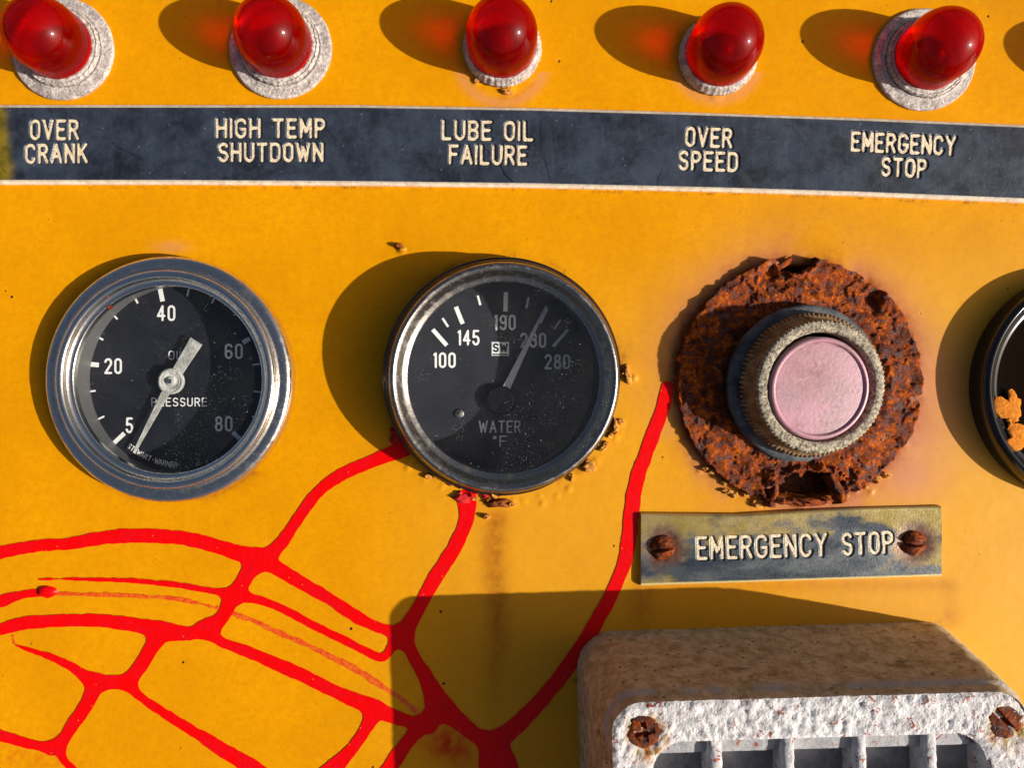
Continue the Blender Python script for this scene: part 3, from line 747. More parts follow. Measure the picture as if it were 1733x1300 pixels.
def strip():
    # the measured edges are at the strip's own height; bring them down to it
    H = 8.
    root = thing('label_strip', 'long dark blue-black engraved strip with cream lettering under the row of red lamps', 'label strip', W(866.5, 260))
    rl = W(866.5, 260)
    texts = [('OVER', 55, 239, 138, 239, 33), ('CRANK', 47, 279, 153, 278, 32), ('HIGH TEMP', 368, 236, 553, 236, 32), ('SHUTDOWN', 372, 276, 550, 276, 31),
             ('LUBE OIL', 748, 239, 903, 241, 32), ('FAILURE', 760, 280, 893, 282, 32), ('OVER', 1158, 250, 1238, 253, 32), ('SPEED', 1147, 290, 1248, 293, 32),
             ('EMERGENCY', 1437, 258, 1614, 266, 32), ('STOP', 1488, 300, 1565, 304, 31)]
    X, Y, Z, C, V, let = build_plate(root, -420, 2060, ST, SB, H, 6., 3.0, texts, 2.55, M['strip'], None, 1.15, 0.)
    px, py = X + 866.5, 650 - Y
    worn = 1.0 * sstep(30, 8, px + 26 * (fbm(px / 40, py / 40, 2) - .5) + (py - 180) * -.08 + 6)
    worn = np.clip(worn, 0, 1)
    scr = np.zeros(X.shape)
    rs = random.Random(8)
    def scratch(x0, y0, x1, y1, wd, a, bow=4):
        nonlocal scr
        mx, my = (x0 + x1) / 2 + rs.uniform(-bow, bow), (y0 + y1) / 2 + rs.uniform(-bow, bow)
        F = seg_dist(px, py, [(x0, y0), (mx, my), (x1, y1)])
        scr = np.maximum(scr, a * (1 - sstep(wd * .4, wd, F)))
    scratch(845, 277, 867, 309, 2.2, .9); scratch(815, 242, 832, 262, 1.6, .7); scratch(914, 205, 932, 312, 1.5, .6, 8)
    scratch(890, 255, 920, 262, 1.5, .6); scratch(200, 250, 245, 272, 1.5, .6); scratch(215, 300, 250, 240, 1.4, .4); scratch(1120, 288, 1110, 314, 1.6, .6)
    scratch(1233, 285, 1232, 312, 1.7, .7); scratch(1265, 290, 1282, 320, 1.6, .6); scratch(1555, 328, 1585, 312, 1.6, .6); scratch(78, 182, 92, 192, 2, .7)
    for k in range(60):
        a = rs.uniform(-60, 1780); b = rs.uniform(190, 320); L = rs.uniform(8, 34); t = rs.uniform(0, 3.14)
        scratch(a, b, a + L * math.cos(t), b + L * math.sin(t), 1.3, rs.uniform(.15, .45))
    # ghost smudges left by rubbing under the lettering
    at = dict(core_or_lit_edge=C, worn=worn, scratch=scr)
    Xl, Yl = X - rl[0], Y - rl[1]
    o = grid_obj('strip_face', Xl, Yl, Z, M['strip'], root, None, at)
    for k, (ch, st) in enumerate(let):
        st = [[(a - rl[0], b - rl[1]) for a, b in s] for s in st]
        letter_obj('letter', st, 2.55, H - 2.0, M['letter'], root, .9, 0., k)
strip()

# ================================================================== EMERGENCY STOP PLATE
def screw(name, parent, cx, cy, z, r, mat, slots, ang, dome=4., seed=0):
    """round screw head, domed, with the slot pressed in as real depth"""
    n = 64; rr = np.concatenate([np.linspace(.02, 1, 26), [1.02]])
    T, R = np.meshgrid(np.linspace(0, 2 * np.pi, n, endpoint=False), rr, indexing='ij')
    J = 1 + .05 * (vnoise(np.cos(T) * 3 + 5, np.sin(T) * 3 + 5, seed) - .5) * 2
    x = r * R * J * np.cos(T); y = r * R * J * np.sin(T)
    Z = z + dome * (1 - R ** 2 * .85)
    ca, sa = math.cos(math.radians(ang)), math.sin(math.radians(ang))
    u, v = x * ca + y * sa, -x * sa + y * ca
    hw = r * .11
    lim = 1.3 * r if slots == 1 else r * .62
    d = (np.abs(v) - hw); cut = (1 - sstep(0, 1.6, d)) * (np.abs(u) < lim)
    if slots == 2: cut = np.maximum(cut, (1 - sstep(0, 1.6, np.abs(u) - hw)) * (np.abs(v) < lim))
    Z = Z - cut * min(dome, 7.) * 1.1 + (fbm(x / 4, y / 4, seed) - .5) * 2.2
    Z = np.where(R > 1.01, z - 5, Z)
    return grid_obj(name, x + cx, y + cy, Z, mat, parent, wrap=True)
def nameplate():
    H = 9.; rl = W(1336, 925)
    root = thing('name_plate', 'worn metal plate engraved EMERGENCY STOP below the rusty button, rusty screw at each end', 'name plate', rl)
    def sh(p): k = (D - H) / D; return (866.5 + (p[0] - 866.5) * k, 650 + (p[1] - 650) * k)
    TL, TR, BR, BL = sh((1085, 869)), sh((1594, 857)), sh((1590, 977)), sh((1078, 993))
    k = (D - H) / D
    texts = []
    for t, xa, ya, xb, yb, h in [('EMERGENCY', 1180, 949, 1402, 943, 38), ('STOP', 1427, 942, 1514, 938, 37)]:
        a = sh((xa, ya)); b = sh((xb, yb)); texts.append((t, a[0], a[1], b[0], b[1], h))
    X, Y, Z, C, V, let = build_plate(root, TL[0], TR[0], ([TL[0], 1250, 1330, 1450, TR[0]], [TL[1], 869, 864, 859, TR[1]]), ([TL[0], TR[0]], [BL[1], BR[1]]), H, 4.5, 3.0, texts, 2.5, M['plate'], None, 1.1)
    px, py = X + 866.5, 650 - Y
    S1 = (866.5 + (1122 - 866.5) * k, 650 + (928 - 650) * k); S2 = (866.5 + (1547 - 866.5) * k, 650 + (920 - 650) * k)
    d1 = np.hypot(px - S1[0], py - S1[1]); d2 = np.hypot(px - S2[0], py - S2[1]); dm = np.minimum(d1, d2)
    top = V > 0
    edge = (V > .02) & (V < .98)
    Z = np.where(edge, Z - 4.5 * np.exp(-(dm / 26) ** 2), Z)
    Z = Z + np.where(edge, 2.0 * np.sin((px - 1085) / 90.) * sstep(.6, 1, V), 0)
    rot = np.clip(1.2 * np.exp(-(np.hypot(dm, 0) / 34) ** 4) * (.55 + fbm(px / 12, py / 12, 3)), 0, 1)
    rot *= (.6 + .4 * sstep(.3, .6, fbm(px / 20, py / 20, 6)))
    och = np.clip(sstep(.36, .66, fbm(px / 55, py / 30, 12) + .40 * sstep(.45, 1, V) + .45 * np.exp(-(dm / 55) ** 2) - .34 * np.exp(-(((px - 1310) / 190) ** 2 + ((py - 958) / 34) ** 2)) - .25 * np.exp(-(((px - 1480) / 60) ** 2 + ((py - 900) / 26) ** 2)) - .19), 0, 1)
    Xe = X - rl[0]; Ye = Y - rl[1]
    grid_obj('plate', Xe, Ye, Z, M['plate'], root, None, dict(core_or_lit_edge=C * (V < .5) + C * .25 * (V >= .5), rust=rot, ochre=och * (1 - rot)))  # lower bevel painted bright as if sunlit, upper bevel kept dull
    # end faces
    for col in (0, -1):
        t = [(Xe[i, col], Ye[i, col], Z[i, col]) for i in range(0, Xe.shape[0])]
        b = [(p[0], p[1], 0) for p in t]; m = len(t)
        f = [(i, i + 1, m + i + 1, m + i) if col == -1 else (i + 1, i, m + i, m + i + 1) for i in range(m - 1)]
        new_mesh_obj('end_face', t + b, f, M['plate'], root, smooth=False, attrs=dict(core_or_lit_edge=[.5] * (2 * m), rust=[0.] * (2 * m), ochre=[1.] * (2 * m)))
    for q, (ch, st) in enumerate(let):
        st = [[(a - rl[0], b - rl[1]) for a, b in s] for s in st]
        letter_obj('letter', st, 2.5, H - 2.0, M['letter'], root, .9, 0., q)
    a = screw('screw', root, S1[0] - 866.5 - rl[0] , 650 - S1[1] - rl[1] , H - 2, 21, M['rust_screw'], 1, 12, 15., 3)
    a['label'] = 'rusty slotted screw left of the lettering'
    a = screw('screw', root, S2[0] - 866.5 - rl[0], 650 - S2[1] - rl[1], H - 2, 21, M['rust_screw'], 1, 2, 15., 9)
    a['label'] = 'rusty slotted screw right of the lettering'
nameplate()

# ================================================================== INDICATOR LAMPS
def lens_profile():
    """red cap: straight skirt, hemispherical nose, and an inner surface with rings pressed into it"""
    R, zc, z0 = 58., 55., 13.
    p = [(R - 1.5, z0), (R - .5, z0 + 4)]
    p += [(R, z0 + 10), (R, zc - 8)]
    for k in range(1, 25):
        a = math.radians(90 * k / 24); p.append((max(R * math.cos(a), .01), zc + 59 * math.sin(a)))
    p.append((.01, z0 + .0)); p2 = [(.01, z0), (R - 1.5, z0)]
    return p[:-1]
    inner = []
    for k in range(33):
        a = math.radians(90 - 90 * k / 32); t = 2.0 + 1.6 * math.sin(k * .75)
        inner.append((max((R - 5 - t) * math.cos(a), .01), zc + (54 - t) * math.sin(a)))
    inner += [(R - 8, zc - 10), (R - 8, z0 + 6), (R - 8, z0)]
    return p + inner + [p[0]]
def build_lamp(washer, label, px, py, sx=1.):
    rl = W(px, py)
    root = thing('indicator_lamp', label, 'indicator lamp', rl, group='red indicator lamps along the top of the panel')
    sd = int(px)
    def rz(X, Y, R, Z): return (fbm(X / 7 + sd, Y / 7, 3) - .5) * 2.6 * (Z > 1) + 1.2 * (vnoise(X / 2.5, Y / 2.5, sd) - .5) * (Z > 1)
    if washer:
        lathe('washer', rprof([(86, 0), (87, 4), (84, 7), (72, 7.5), (69, 10), (66, 7.5), (40, 7.5)], 1.5), M['silver'], root, 160, lambda T, R, Z: 1.2 * (vnoise(np.cos(T) * 4 + 9, np.sin(T) * 4 + 9, sd) - .5), rz)
    z = 7 if washer else 0
    lathe('collar', rprof([(66, z), (67, z + 6), (64.5, z + 11), (62.5, 15), (60.5, 19), (56, 19), (50, 12)], 2.), M['silver'], root, 200,
          lambda T, R, Z: (1.0 * np.sin(T * 46 + 2.4 * np.sin(T * 5)) * .6 + 2.6 * (fbm(np.cos(T) * 9 + 20, np.sin(T) * 9 + 20, sd) - .5)) * (R > 58), rz)
    lathe('socket', rprof([(31, 2), (31, 10), (26, 22), (18, 24), (.01, 20)], 1.5), M['socket'], root, 64)
    lathe('reflector', [(57, 12), (56, 22), (50, 21), (48, 17), (42, 19), (40, 15), (34, 17), (31, 13), (31, 8)], M['reflector'], root, 64)
    lathe('bulb', [(15, 22)] + [(max(16 * math.cos(math.radians(a)), .01), 36 + 16 * math.sin(math.radians(a))) for a in range(-40, 91, 10)], M['bulb'], root, 40)
    o = lathe('lens', lens_profile(), M['lens'], root, 96)
    return root
build_lamp(True, 'red domed lamp on a wide silver washer above OVER CRANK, leftmost of the row', 108, 84)
build_lamp(True, 'red domed lamp on a wide silver washer above HIGH TEMP SHUTDOWN', 476, 82)
build_lamp(False, 'red domed lamp without washer above LUBE OIL FAILURE', 850, 82)
build_lamp(False, 'red domed lamp without washer above OVER SPEED', 1214, 96)
build_lamp(True, 'red domed lamp on a wide silver washer, the rightmost lamp in the photo', 1562, 102)
build_lamp(True, 'red domed lamp beyond the right edge of the photo, only its shadow showing', 1906, 118)

# ================================================================== PRESSURE GAUGE (left)
def disc(name, r, z, mat, parent, seg=96, rings=3):
    return lathe(name, [(max(r * k / rings, .01), z) for k in range(rings, -1, -1)], mat, parent, seg)
def bar(name, a, b, w0, w1, z, mat, parent, th=0.):
    ax, ay = a; bx, by = b; L = math.hypot(bx - ax, by - ay); nx, ny = -(by - ay) / L, (bx - ax) / L
    v = [(ax + nx * w0 / 2, ay + ny * w0 / 2), (ax - nx * w0 / 2, ay - ny * w0 / 2), (bx - nx * w1 / 2, by - ny * w1 / 2), (bx + nx * w1 / 2, by + ny * w1 / 2)]
    if th == 0: return new_mesh_obj(name, [(x, y, z) for x, y in v], [(0, 1, 2, 3)], mat, parent, smooth=False)
    V = [(x, y, z) for x, y in v] + [(x, y, z - th) for x, y in v]
    return new_mesh_obj(name, V, [(0, 1, 2, 3), (7, 6, 5, 4), (0, 4, 5, 1), (1, 5, 6, 2), (2, 6, 7, 3), (3, 7, 4, 0)], mat, parent, smooth=False)
def gauge_text(root, rl, rot, zl, txt, cx, cy, wd, h, half, mat, name):
    a = local(rl, rot, cx - wd / 2, cy + h / 2, zl); b = local(rl, rot, cx + wd / 2, cy + h / 2, zl)
    hh = (a - local(rl, rot, cx - wd / 2, cy - h / 2, zl)).length
    for ch, st in place_text(txt, a.x, a.y, b.x, b.y, hh, half * .9):
        o = letter_obj(name, st, half, zl, mat, root, half * .5)
def curved_text(root, txt, r, a0, a1, h, half, z, mat, flip=True):
    """lettering round the foot of a dial, read from the centre: angles in degrees, local"""
    n = len(txt)
    for k, ch in enumerate(txt):
        if ch == ' ': continue
        a = math.radians(a0 + (a1 - a0) * k / (n - 1)); wg = G[ch][0]
        ux, uy = -math.sin(a), math.cos(a); vx, vy = -math.cos(a), -math.sin(a)
        cx, cy = r * math.cos(a), r * math.sin(a)
        st = [[(cx + (p[0] - wg / 2) * h * ux + p[1] * h * vx, cy + (p[0] - wg / 2) * h * uy + p[1] * h * vy) for p in pl] for pl in G[ch][1]]
        letter_obj('small_letter', st, half, z, mat, root, half * .7)

def gauge1():
    rl = W(295.5, 642.5); rot = (0, 0, 0); zd = -34.
    root = thing('pressure_gauge', 'chrome-rimmed oil pressure gauge at left reading below 5', 'gauge', rl, rot)
    lathe('flange', rprof([(205, -.5), (206.5, 10), (205, 22), (200, 28), (188, 29), (181, 26), (179, 22)], 3.5, 4), M['chrome'], root, 220,
          None, lambda X, Y, R, Z: (fbm(X / 12, Y / 12, 5) - .5) * 1.0 * (Z > 3))
    lathe('bezel', rprof([(181, 20), (182, 32), (179, 38), (173, 40), (168, 38), (165, 30), (161, 27), (156, 26), (155, 16)], 3., 4), M['chrome2'], root, 220)
    lathe('inner_wall', [(158, 20), (160, 0), (163, zd)], M['innerwall'], root, 128)
    disc('dial', 164, zd, M['dial'], root, 128)
    disc('glass', 158, 23, M['glass'], root, 96)
    q = lambda zx, zy: (40 + zx * .36923, 400 + zy * .36923)
    zt = zd + .5
    for t, zx, zy, wz, hz, ha, mt in [('5', 485, 867, 34, 72, 1.9, 'print'), ('20', 410, 595, 80, 72, 1.9, 'print'), ('40', 653, 352, 84, 72, 1.9, 'print'), ('60', 963, 527, 82, 70, 1.8, 'print'), ('80', 917, 860, 80, 70, 1.8, 'print')]:
        gauge_text(root, rl, rot, zt, t, *q(zx, zy), wz * .369, hz * .369, ha, M[mt], 'numeral')
    gauge_text(root, rl, rot, zt, 'OIL', *q(702, 545), 76 * .369, 42 * .369, 1.0, M['print'], 'letter')
    gauge_text(root, rl, rot, zt, 'PRESSURE', *q(713, 760), 256 * .369, 40 * .369, 1.0, M['print'], 'letter')
    for a, b, wd in [((345, 590), (285, 585), 22), ((637, 298), (625, 238), 22), ((462, 903), (412, 950), 20), ((1005, 487), (1037, 468), 20), ((958, 898), (998, 935), 20),
                     ((330, 708), (288, 714), 8), ((370, 825), (333, 843), 8), ((365, 475), (325, 453), 9), ((430, 380), (400, 347), 9), ((523, 307), (505, 272), 9),
                     ((750, 275), (757, 240), 8), ((862, 306), (880, 275), 8), ((1046, 825), (1080, 838), 8), ((962, 362), (988, 340), 8), ((1050, 590), (1085, 584), 8), ((1054, 710), (1088, 715), 8)]:
        A = local(rl, rot, *q(*a), zt); B = local(rl, rot, *q(*b), zt)
        bar('tick_mark', (A.x, A.y), (B.x, B.y), wd * .369, wd * .369, zt, M['print'], root)
    curved_text(root, 'STEWART-WARNER', 153, 231, 265, 8.4, .75, zt, M['print'])
    curved_text(root, '827442', 155, 286, 303, 8.4, .7, zt, M['print_dim'])
    # pointer: flat tail, round hub, tapering hand
    zn = -20.
    nd = thing_part = bpy.data.objects.new('pointer', None); COL.objects.link(nd); nd.parent = root
    A = local(rl, rot, *q(677, 665), zn); T = local(rl, rot, *q(791, 480), zn); P = local(rl, rot, *q(506, 990), zn)
    bar('tail', (A.x, A.y), (T.x, T.y), 17, 23, zn, M['needle'], nd, 2.)
    bar('hand', (A.x, A.y), (P.x, P.y), 15, 4.0, zn, M['needle'], nd, 2.)
    lathe('hub', rprof([(22, zn - 3), (22.5, zn + 2.5), (19, zn + 4), (17, zn + 2.5), (14, zn + 2.5), (12, zn + 1), (8, zn + 1), (7, zn + 4), (.01, zn + 5)], .8), M['needle'], nd, 48, c=(A.x, A.y))
    lathe('shaft_pin', rprof([(4.2, zn), (4, zn + 7), (.01, zn + 7.5)], .6), M['chrome2'], nd, 24, c=(A.x, A.y))
    B = local(rl, rot, *q(395, 325), 26)
    blob('rust_spot', 0, 0, 6, 5, 3, M['flake_rust'], root, 5, .4, 2, zoff=25, loc=(B.x, B.y))
gauge1()

# ================================================================== TEMPERATURE GAUGE (centre)
def gauge2():
    rl = W(851, 638); rot = (math.radians(3.), math.radians(4.5), 0); zd = -68.
    root = thing('temperature_gauge', 'steel-rimmed water temperature gauge in the middle, grey pointer near 230', 'gauge', rl, rot)
    lathe('case', rprof([(196, -14), (199, 6), (201, 10), (200, 15), (195, 18), (192, 40), (191, 46), (186, 49)], 2.), M['blackgloss'], root, 220)
    lathe('bezel', rprof([(187, 44), (188.5, 52), (186.5, 58), (183, 62), (179, 62.5), (174, 59), (166, 48), (160, 44), (157, 42), (157, 34)], 3., 4), M['steel'], root, 220)
    lathe('inner_wall', [(158, 38), (164, 10), (168, zd)], M['innerwall'], root, 128)
    disc('dial', 169, zd, M['dial'], root, 128)
    disc('glass', 159, 40, M['glass2'], root, 96)
    q = lambda zx, zy: (540 + zx * .38462, 400 + zy * .38462)
    zt = zd + .6; k = .3846
    for t, zx, zy, wz, hz, mt in [('100', 552, 545, 98, 68, 'print'), ('145', 658, 446, 96, 68, 'print'), ('190', 818, 379, 94, 68, 'print'), ('230', 942, 457, 114, 66, 'print'), ('280', 1048, 552, 112, 66, 'print')]:
        gauge_text(root, rl, rot, zt, t, *q(zx, zy), wz * k, hz * k, 1.9, M[mt], 'numeral')
    gauge_text(root, rl, rot, zt, 'WATER', *q(795, 838), 184 * k, 54 * k, 1.3, M['print'], 'letter')
    gauge_text(root, rl, rot, zt, 'oF', *q(795, 902), 62 * k, 50 * k, 1.3, M['print'], 'letter')
    for a, b, wd in [((500, 410), (562, 480), 19), ((602, 310), (632, 385), 20), ((822, 245), (820, 330), 20), ((970, 380), (1002, 316), 18), ((1030, 485), (1095, 410), 14),
                     ((543, 360), (568, 398), 10), ((698, 260), (710, 303), 10), ((922, 268), (912, 316), 10), ((1062, 368), (1034, 408), 9)]:
        A = local(rl, rot, *q(*a), zt); B = local(rl, rot, *q(*b), zt)
        bar('tick_mark', (A.x, A.y), (B.x, B.y), wd * k, wd * k, zt, M['print'], root)
    # maker's emblem: pale square with dark letters and a rule below
    a = local(rl, rot, *q(758, 495), zt); b = local(rl, rot, *q(837, 495), zt)
    bar('emblem', (a.x, a.y), (b.x, b.y), 66 * k, 66 * k, zt, M['print_dim'], root)
    bar('emblem_ground', (a.x + 1.3, a.y), (b.x - 1.3, b.y), 60 * k, 60 * k, zt + .25, M['print'], root)
    gauge_text(root, rl, rot, zt + .5, 'SW', *q(798, 490), 66 * k, 40 * k, 1.7, M['dial'], 'letter')
    a = local(rl, rot, *q(764, 519), zt); b = local(rl, rot, *q(831, 519), zt)
    bar('emblem_rule', (a.x, a.y), (b.x, b.y), 2.2, 2.2, zt + .5, M['dial'], root)
    zn = zd + 13
    A = local(rl, rot, *q(822, 672), zn); P = local(rl, rot, *q(1000, 305), zn)
    bar('pointer', (A.x, A.y), (P.x, P.y), 13.5, 3., zn, M['pointer2'], root, 1.5)
    H0 = local(rl, rot, *q(800, 722), zn)
    lathe('hub', rprof([(26, zd), (26, zn + 1), (23, zn + 4), (.01, zn + 5)], 1.2), M['blackgloss'], root, 48, c=(H0.x, H0.y))
    B = local(rl, rot, *q(618, 780), zt)
    lathe('dial_screw', rprof([(8, zt), (8, zt + 3), (.01, zt + 4)], 1.), M['steel'], root, 24, c=(B.x, B.y))
    # bright chips of plating left on the black case
gauge2()

# ================================================================== RIGHT EDGE GAUGE
def gauge4():
    rl = W(1834, 655); rot = (0, 0, 0)
    root = thing('gauge', 'black round gauge cut off by the right edge, with peeling yellow paint flecks', 'gauge', rl, rot)
    lathe('case', rprof([(193, -14), (195, 8), (194, 22), (191, 34), (186, 39), (181, 39), (178, 34), (170, 28), (163, 26), (160, 20)], 3., 4), M['blackgloss'], root, 200)
    lathe('inner_wall', [(161, 24), (161, -12)], M['innerwall'], root, 96)
    lathe('cover', [(165, 24), (150, 22), (60, 21), (.01, 21)], M['cover'], root, 96)
    for px, py, rx, ry, sd in [(1713, 690, 18, 26, 4), (1722, 742, 22, 17, 8), (1716, 712, 8, 8, 2)]:
        B = local(rl, rot, px, py, 34)
        r = math.hypot(B.x, B.y)
        blob('paint_flake', 0, 0, rx, ry, 1.0, M['flake2'], root, sd, .6, 1.5, 26, 5, zoff=30 if r < 178 else 34, loc=(B.x, B.y))
gauge4()

# ================================================================== EMERGENCY STOP BUTTON
def stop_button():
    rl = W(*STOPC); rot = (0, 0, 0)
    root = thing('stop_button', 'large faded pink push button in a knurled ring on a round badly rusted flange', 'push button', rl)
    # rusted flange ring
    n, m = 620, 64
    th = np.linspace(0, 2 * np.pi, n, endpoint=False); t = np.linspace(0, 1, m)
    T, Q = np.meshgrid(th, t, indexing='ij')
    Ro = 206 + 4.5 * (fbm(np.cos(T) * 6 + 10, np.sin(T) * 6 + 10, 31) - .5) * 2 + 4 * (fbm(np.cos(T) * 22 + 40, np.sin(T) * 22 + 40, 33, 2) - .5) * 2
    deg = np.degrees(T) % 360
    Ro = Ro - 12 * np.exp(-((deg - 93) / 5) ** 2) + 8 * np.exp(-((deg - 86) / 3) ** 2) + 6 * np.exp(-((deg - 104) / 4) ** 2)
    R = Ro + (100 - Ro) * Q
    X = R * np.cos(T); Y = R * np.sin(T)
    Z = 13 + 3.2 * (fbm(X / 30, Y / 30, 41, 3) - .5) * 2 + 1.1 * (fbm(X / 7, Y / 7, 43, 4) - .5) * 2
    flk = fbm(X / 34 + 3, Y / 34, 47, 4); Z = Z + 2.6 * sstep(.50, .54, flk) - 2.4 * sstep(.38, .34, flk)
    pit = vnoise(X / 9, Y / 9, 51); Z = Z - 3 * sstep(.88, .97, pit)
    Z = Z + 5 * sstep(198, 176, R) * 0 + 3 * np.exp(-((R - 150) / 8) ** 2)
    def ell(cx, cy, rx, ry, a=0):
        ca, sa = math.cos(math.radians(a)), math.sin(math.radians(a)); dx, dy = X - cx, Y - cy
        return np.hypot((dx * ca + dy * sa) / rx, (-dx * sa + dy * ca) / ry)
    wob = .5 * (fbm(X / 12, Y / 12, 61, 3) - .5) * 2
    h1 = ell(-4, 200, 30, 18, 20) + wob; h2 = ell(16, -177, 60, 26, 0) + wob; h3 = ell(-42, -184, 20, 12, 30) + wob
    hole = np.minimum(np.minimum(h1, h2), h3)
    Z = Z + 14 * np.exp(-((hole - 1.15) / .22) ** 2) * (fbm(X / 16, Y / 16, 66, 2))
    pz = ell(120, 132, 17, 20, 0); Z = Z - 10 * np.exp(-pz ** 4)
    pz = ell(140, 138, 15, 14, 0); Z = Z + 11 * np.exp(-pz ** 4)
    pz = ell(-40, 186, 40, 15, 20); Z = Z - 7 * np.exp(-pz ** 4)
    Z = np.maximum(Z, 2.)
    Z[:, 0] = -1.
    X[:, 0] = X[:, 1]*1.003; Y[:, 0] = Y[:, 1]*1.003
    cell = np.maximum(np.maximum(hole[:, :-1], np.roll(hole, -1, 0)[:, :-1]), np.maximum(hole[:, 1:], np.roll(hole, -1, 0)[:, 1:]))
    o = grid_obj('rusty_flange', X, Y, Z, M['rust'], root, cell > 1.0, wrap=True)
    o['label'] = 'flaking rusted flange with torn notches at top and bottom'
    # torn strips standing in the lower notch
    for k, (cx, cy, wd, ln, a, lf) in enumerate([(-44, -186, 22, 50, -8, 18), (62, -178, 24, 52, 22, 20), (20, -203, 60, 14, 4, 6), (-28, 196, 44, 12, 30, 6)]):
        u = np.linspace(-1, 1, 22); v = np.linspace(-1, 1, 26); U, Vv = np.meshgrid(u, v)
        J = 1 + .3 * (vnoise(Vv * 3 + 5, U * 0 + 5, k) - .5)
        x = U * wd / 2 * J; y = Vv * ln / 2
        z = 6 + lf * (1 - U * U) * (.6 + .4 * vnoise(Vv * 2 + 3, U + 3, 70 + k)) + 3 * (fbm(U * 4 + 7, Vv * 1.5 + 7, 80 + k) - .5) - 4 * Vv * Vv
        ca, sa = math.cos(math.radians(a)), math.sin(math.radians(a))
        grid_obj('torn_tab', cx + x * ca - y * sa, cy + x * sa + y * ca, z, M['rust'], root)
    # button stack, tipped a little to the right and down
    tip = (math.radians(4.5), math.radians(5.), 0)
    def sub(o): o.rotation_euler = tip; o.location = Vector((5, -4, 6)) * S; return o
    sub(lathe('rubber_washer', rprof([(128, -8), (132, 6), (133, 14), (130, 19), (122, 22), (112, 24), (100, 24)], 3.), M['rubber'], root, 160,
              lambda T, R, Z: 1.2 * (fbm(np.cos(T) * 3 + 4, np.sin(T) * 3 + 4, 5) - .5)))
    N = 96
    def teeth(T, R, Z):
        zone = ((Z > 27) & (Z < 41)) * 1.0
        return zone * 2.6 * np.sign(np.sin(T * N)) * (R > 105) + 1.4 * (fbm(np.cos(T) * 9 + 4, np.sin(T) * 9 + 4, 15) - .5) * (R > 100)
    sub(lathe('knurled_ring', [(110, 18), (113, 25), (115.5, 28), (116.5, 30), (116.5, 38), (114.5, 41), (111, 43), (109, 50), (107, 60), (104.5, 63)], M['knurl'], root, N * 6, teeth))
    def ft(T, R, Z): return (.9 * np.sign(np.sin(T * 88)) * (R > 103.5)) + 1.5 * (fbm(np.cos(T) * 14 + 4, np.sin(T) * 14 + 4, 16) - .5)
    sub(lathe('ring_face', [(105.5, 60), (107, 64), (106, 68), (103, 70.5), (98, 71.5), (93, 71.5), (89, 69), (87.5, 64), (87.5, 40)], M['zinc'], root, 88 * 6, ft,
              lambda X, Y, R, Z: 2.6 * (fbm(X / 6, Y / 6, 18, 4) - .5) * (Z > 62)))
    sub(lathe('button_cap', rprof([(82.5, 40), (82.5, 70), (80.5, 74), (76.5, 75), (74.5, 73.5), (73, 70.8), (71, 71.2), (40, 71.6), (.01, 71.8)], 1.6), M['pink'], root, 160, c=(-4, -2)))
stop_button()

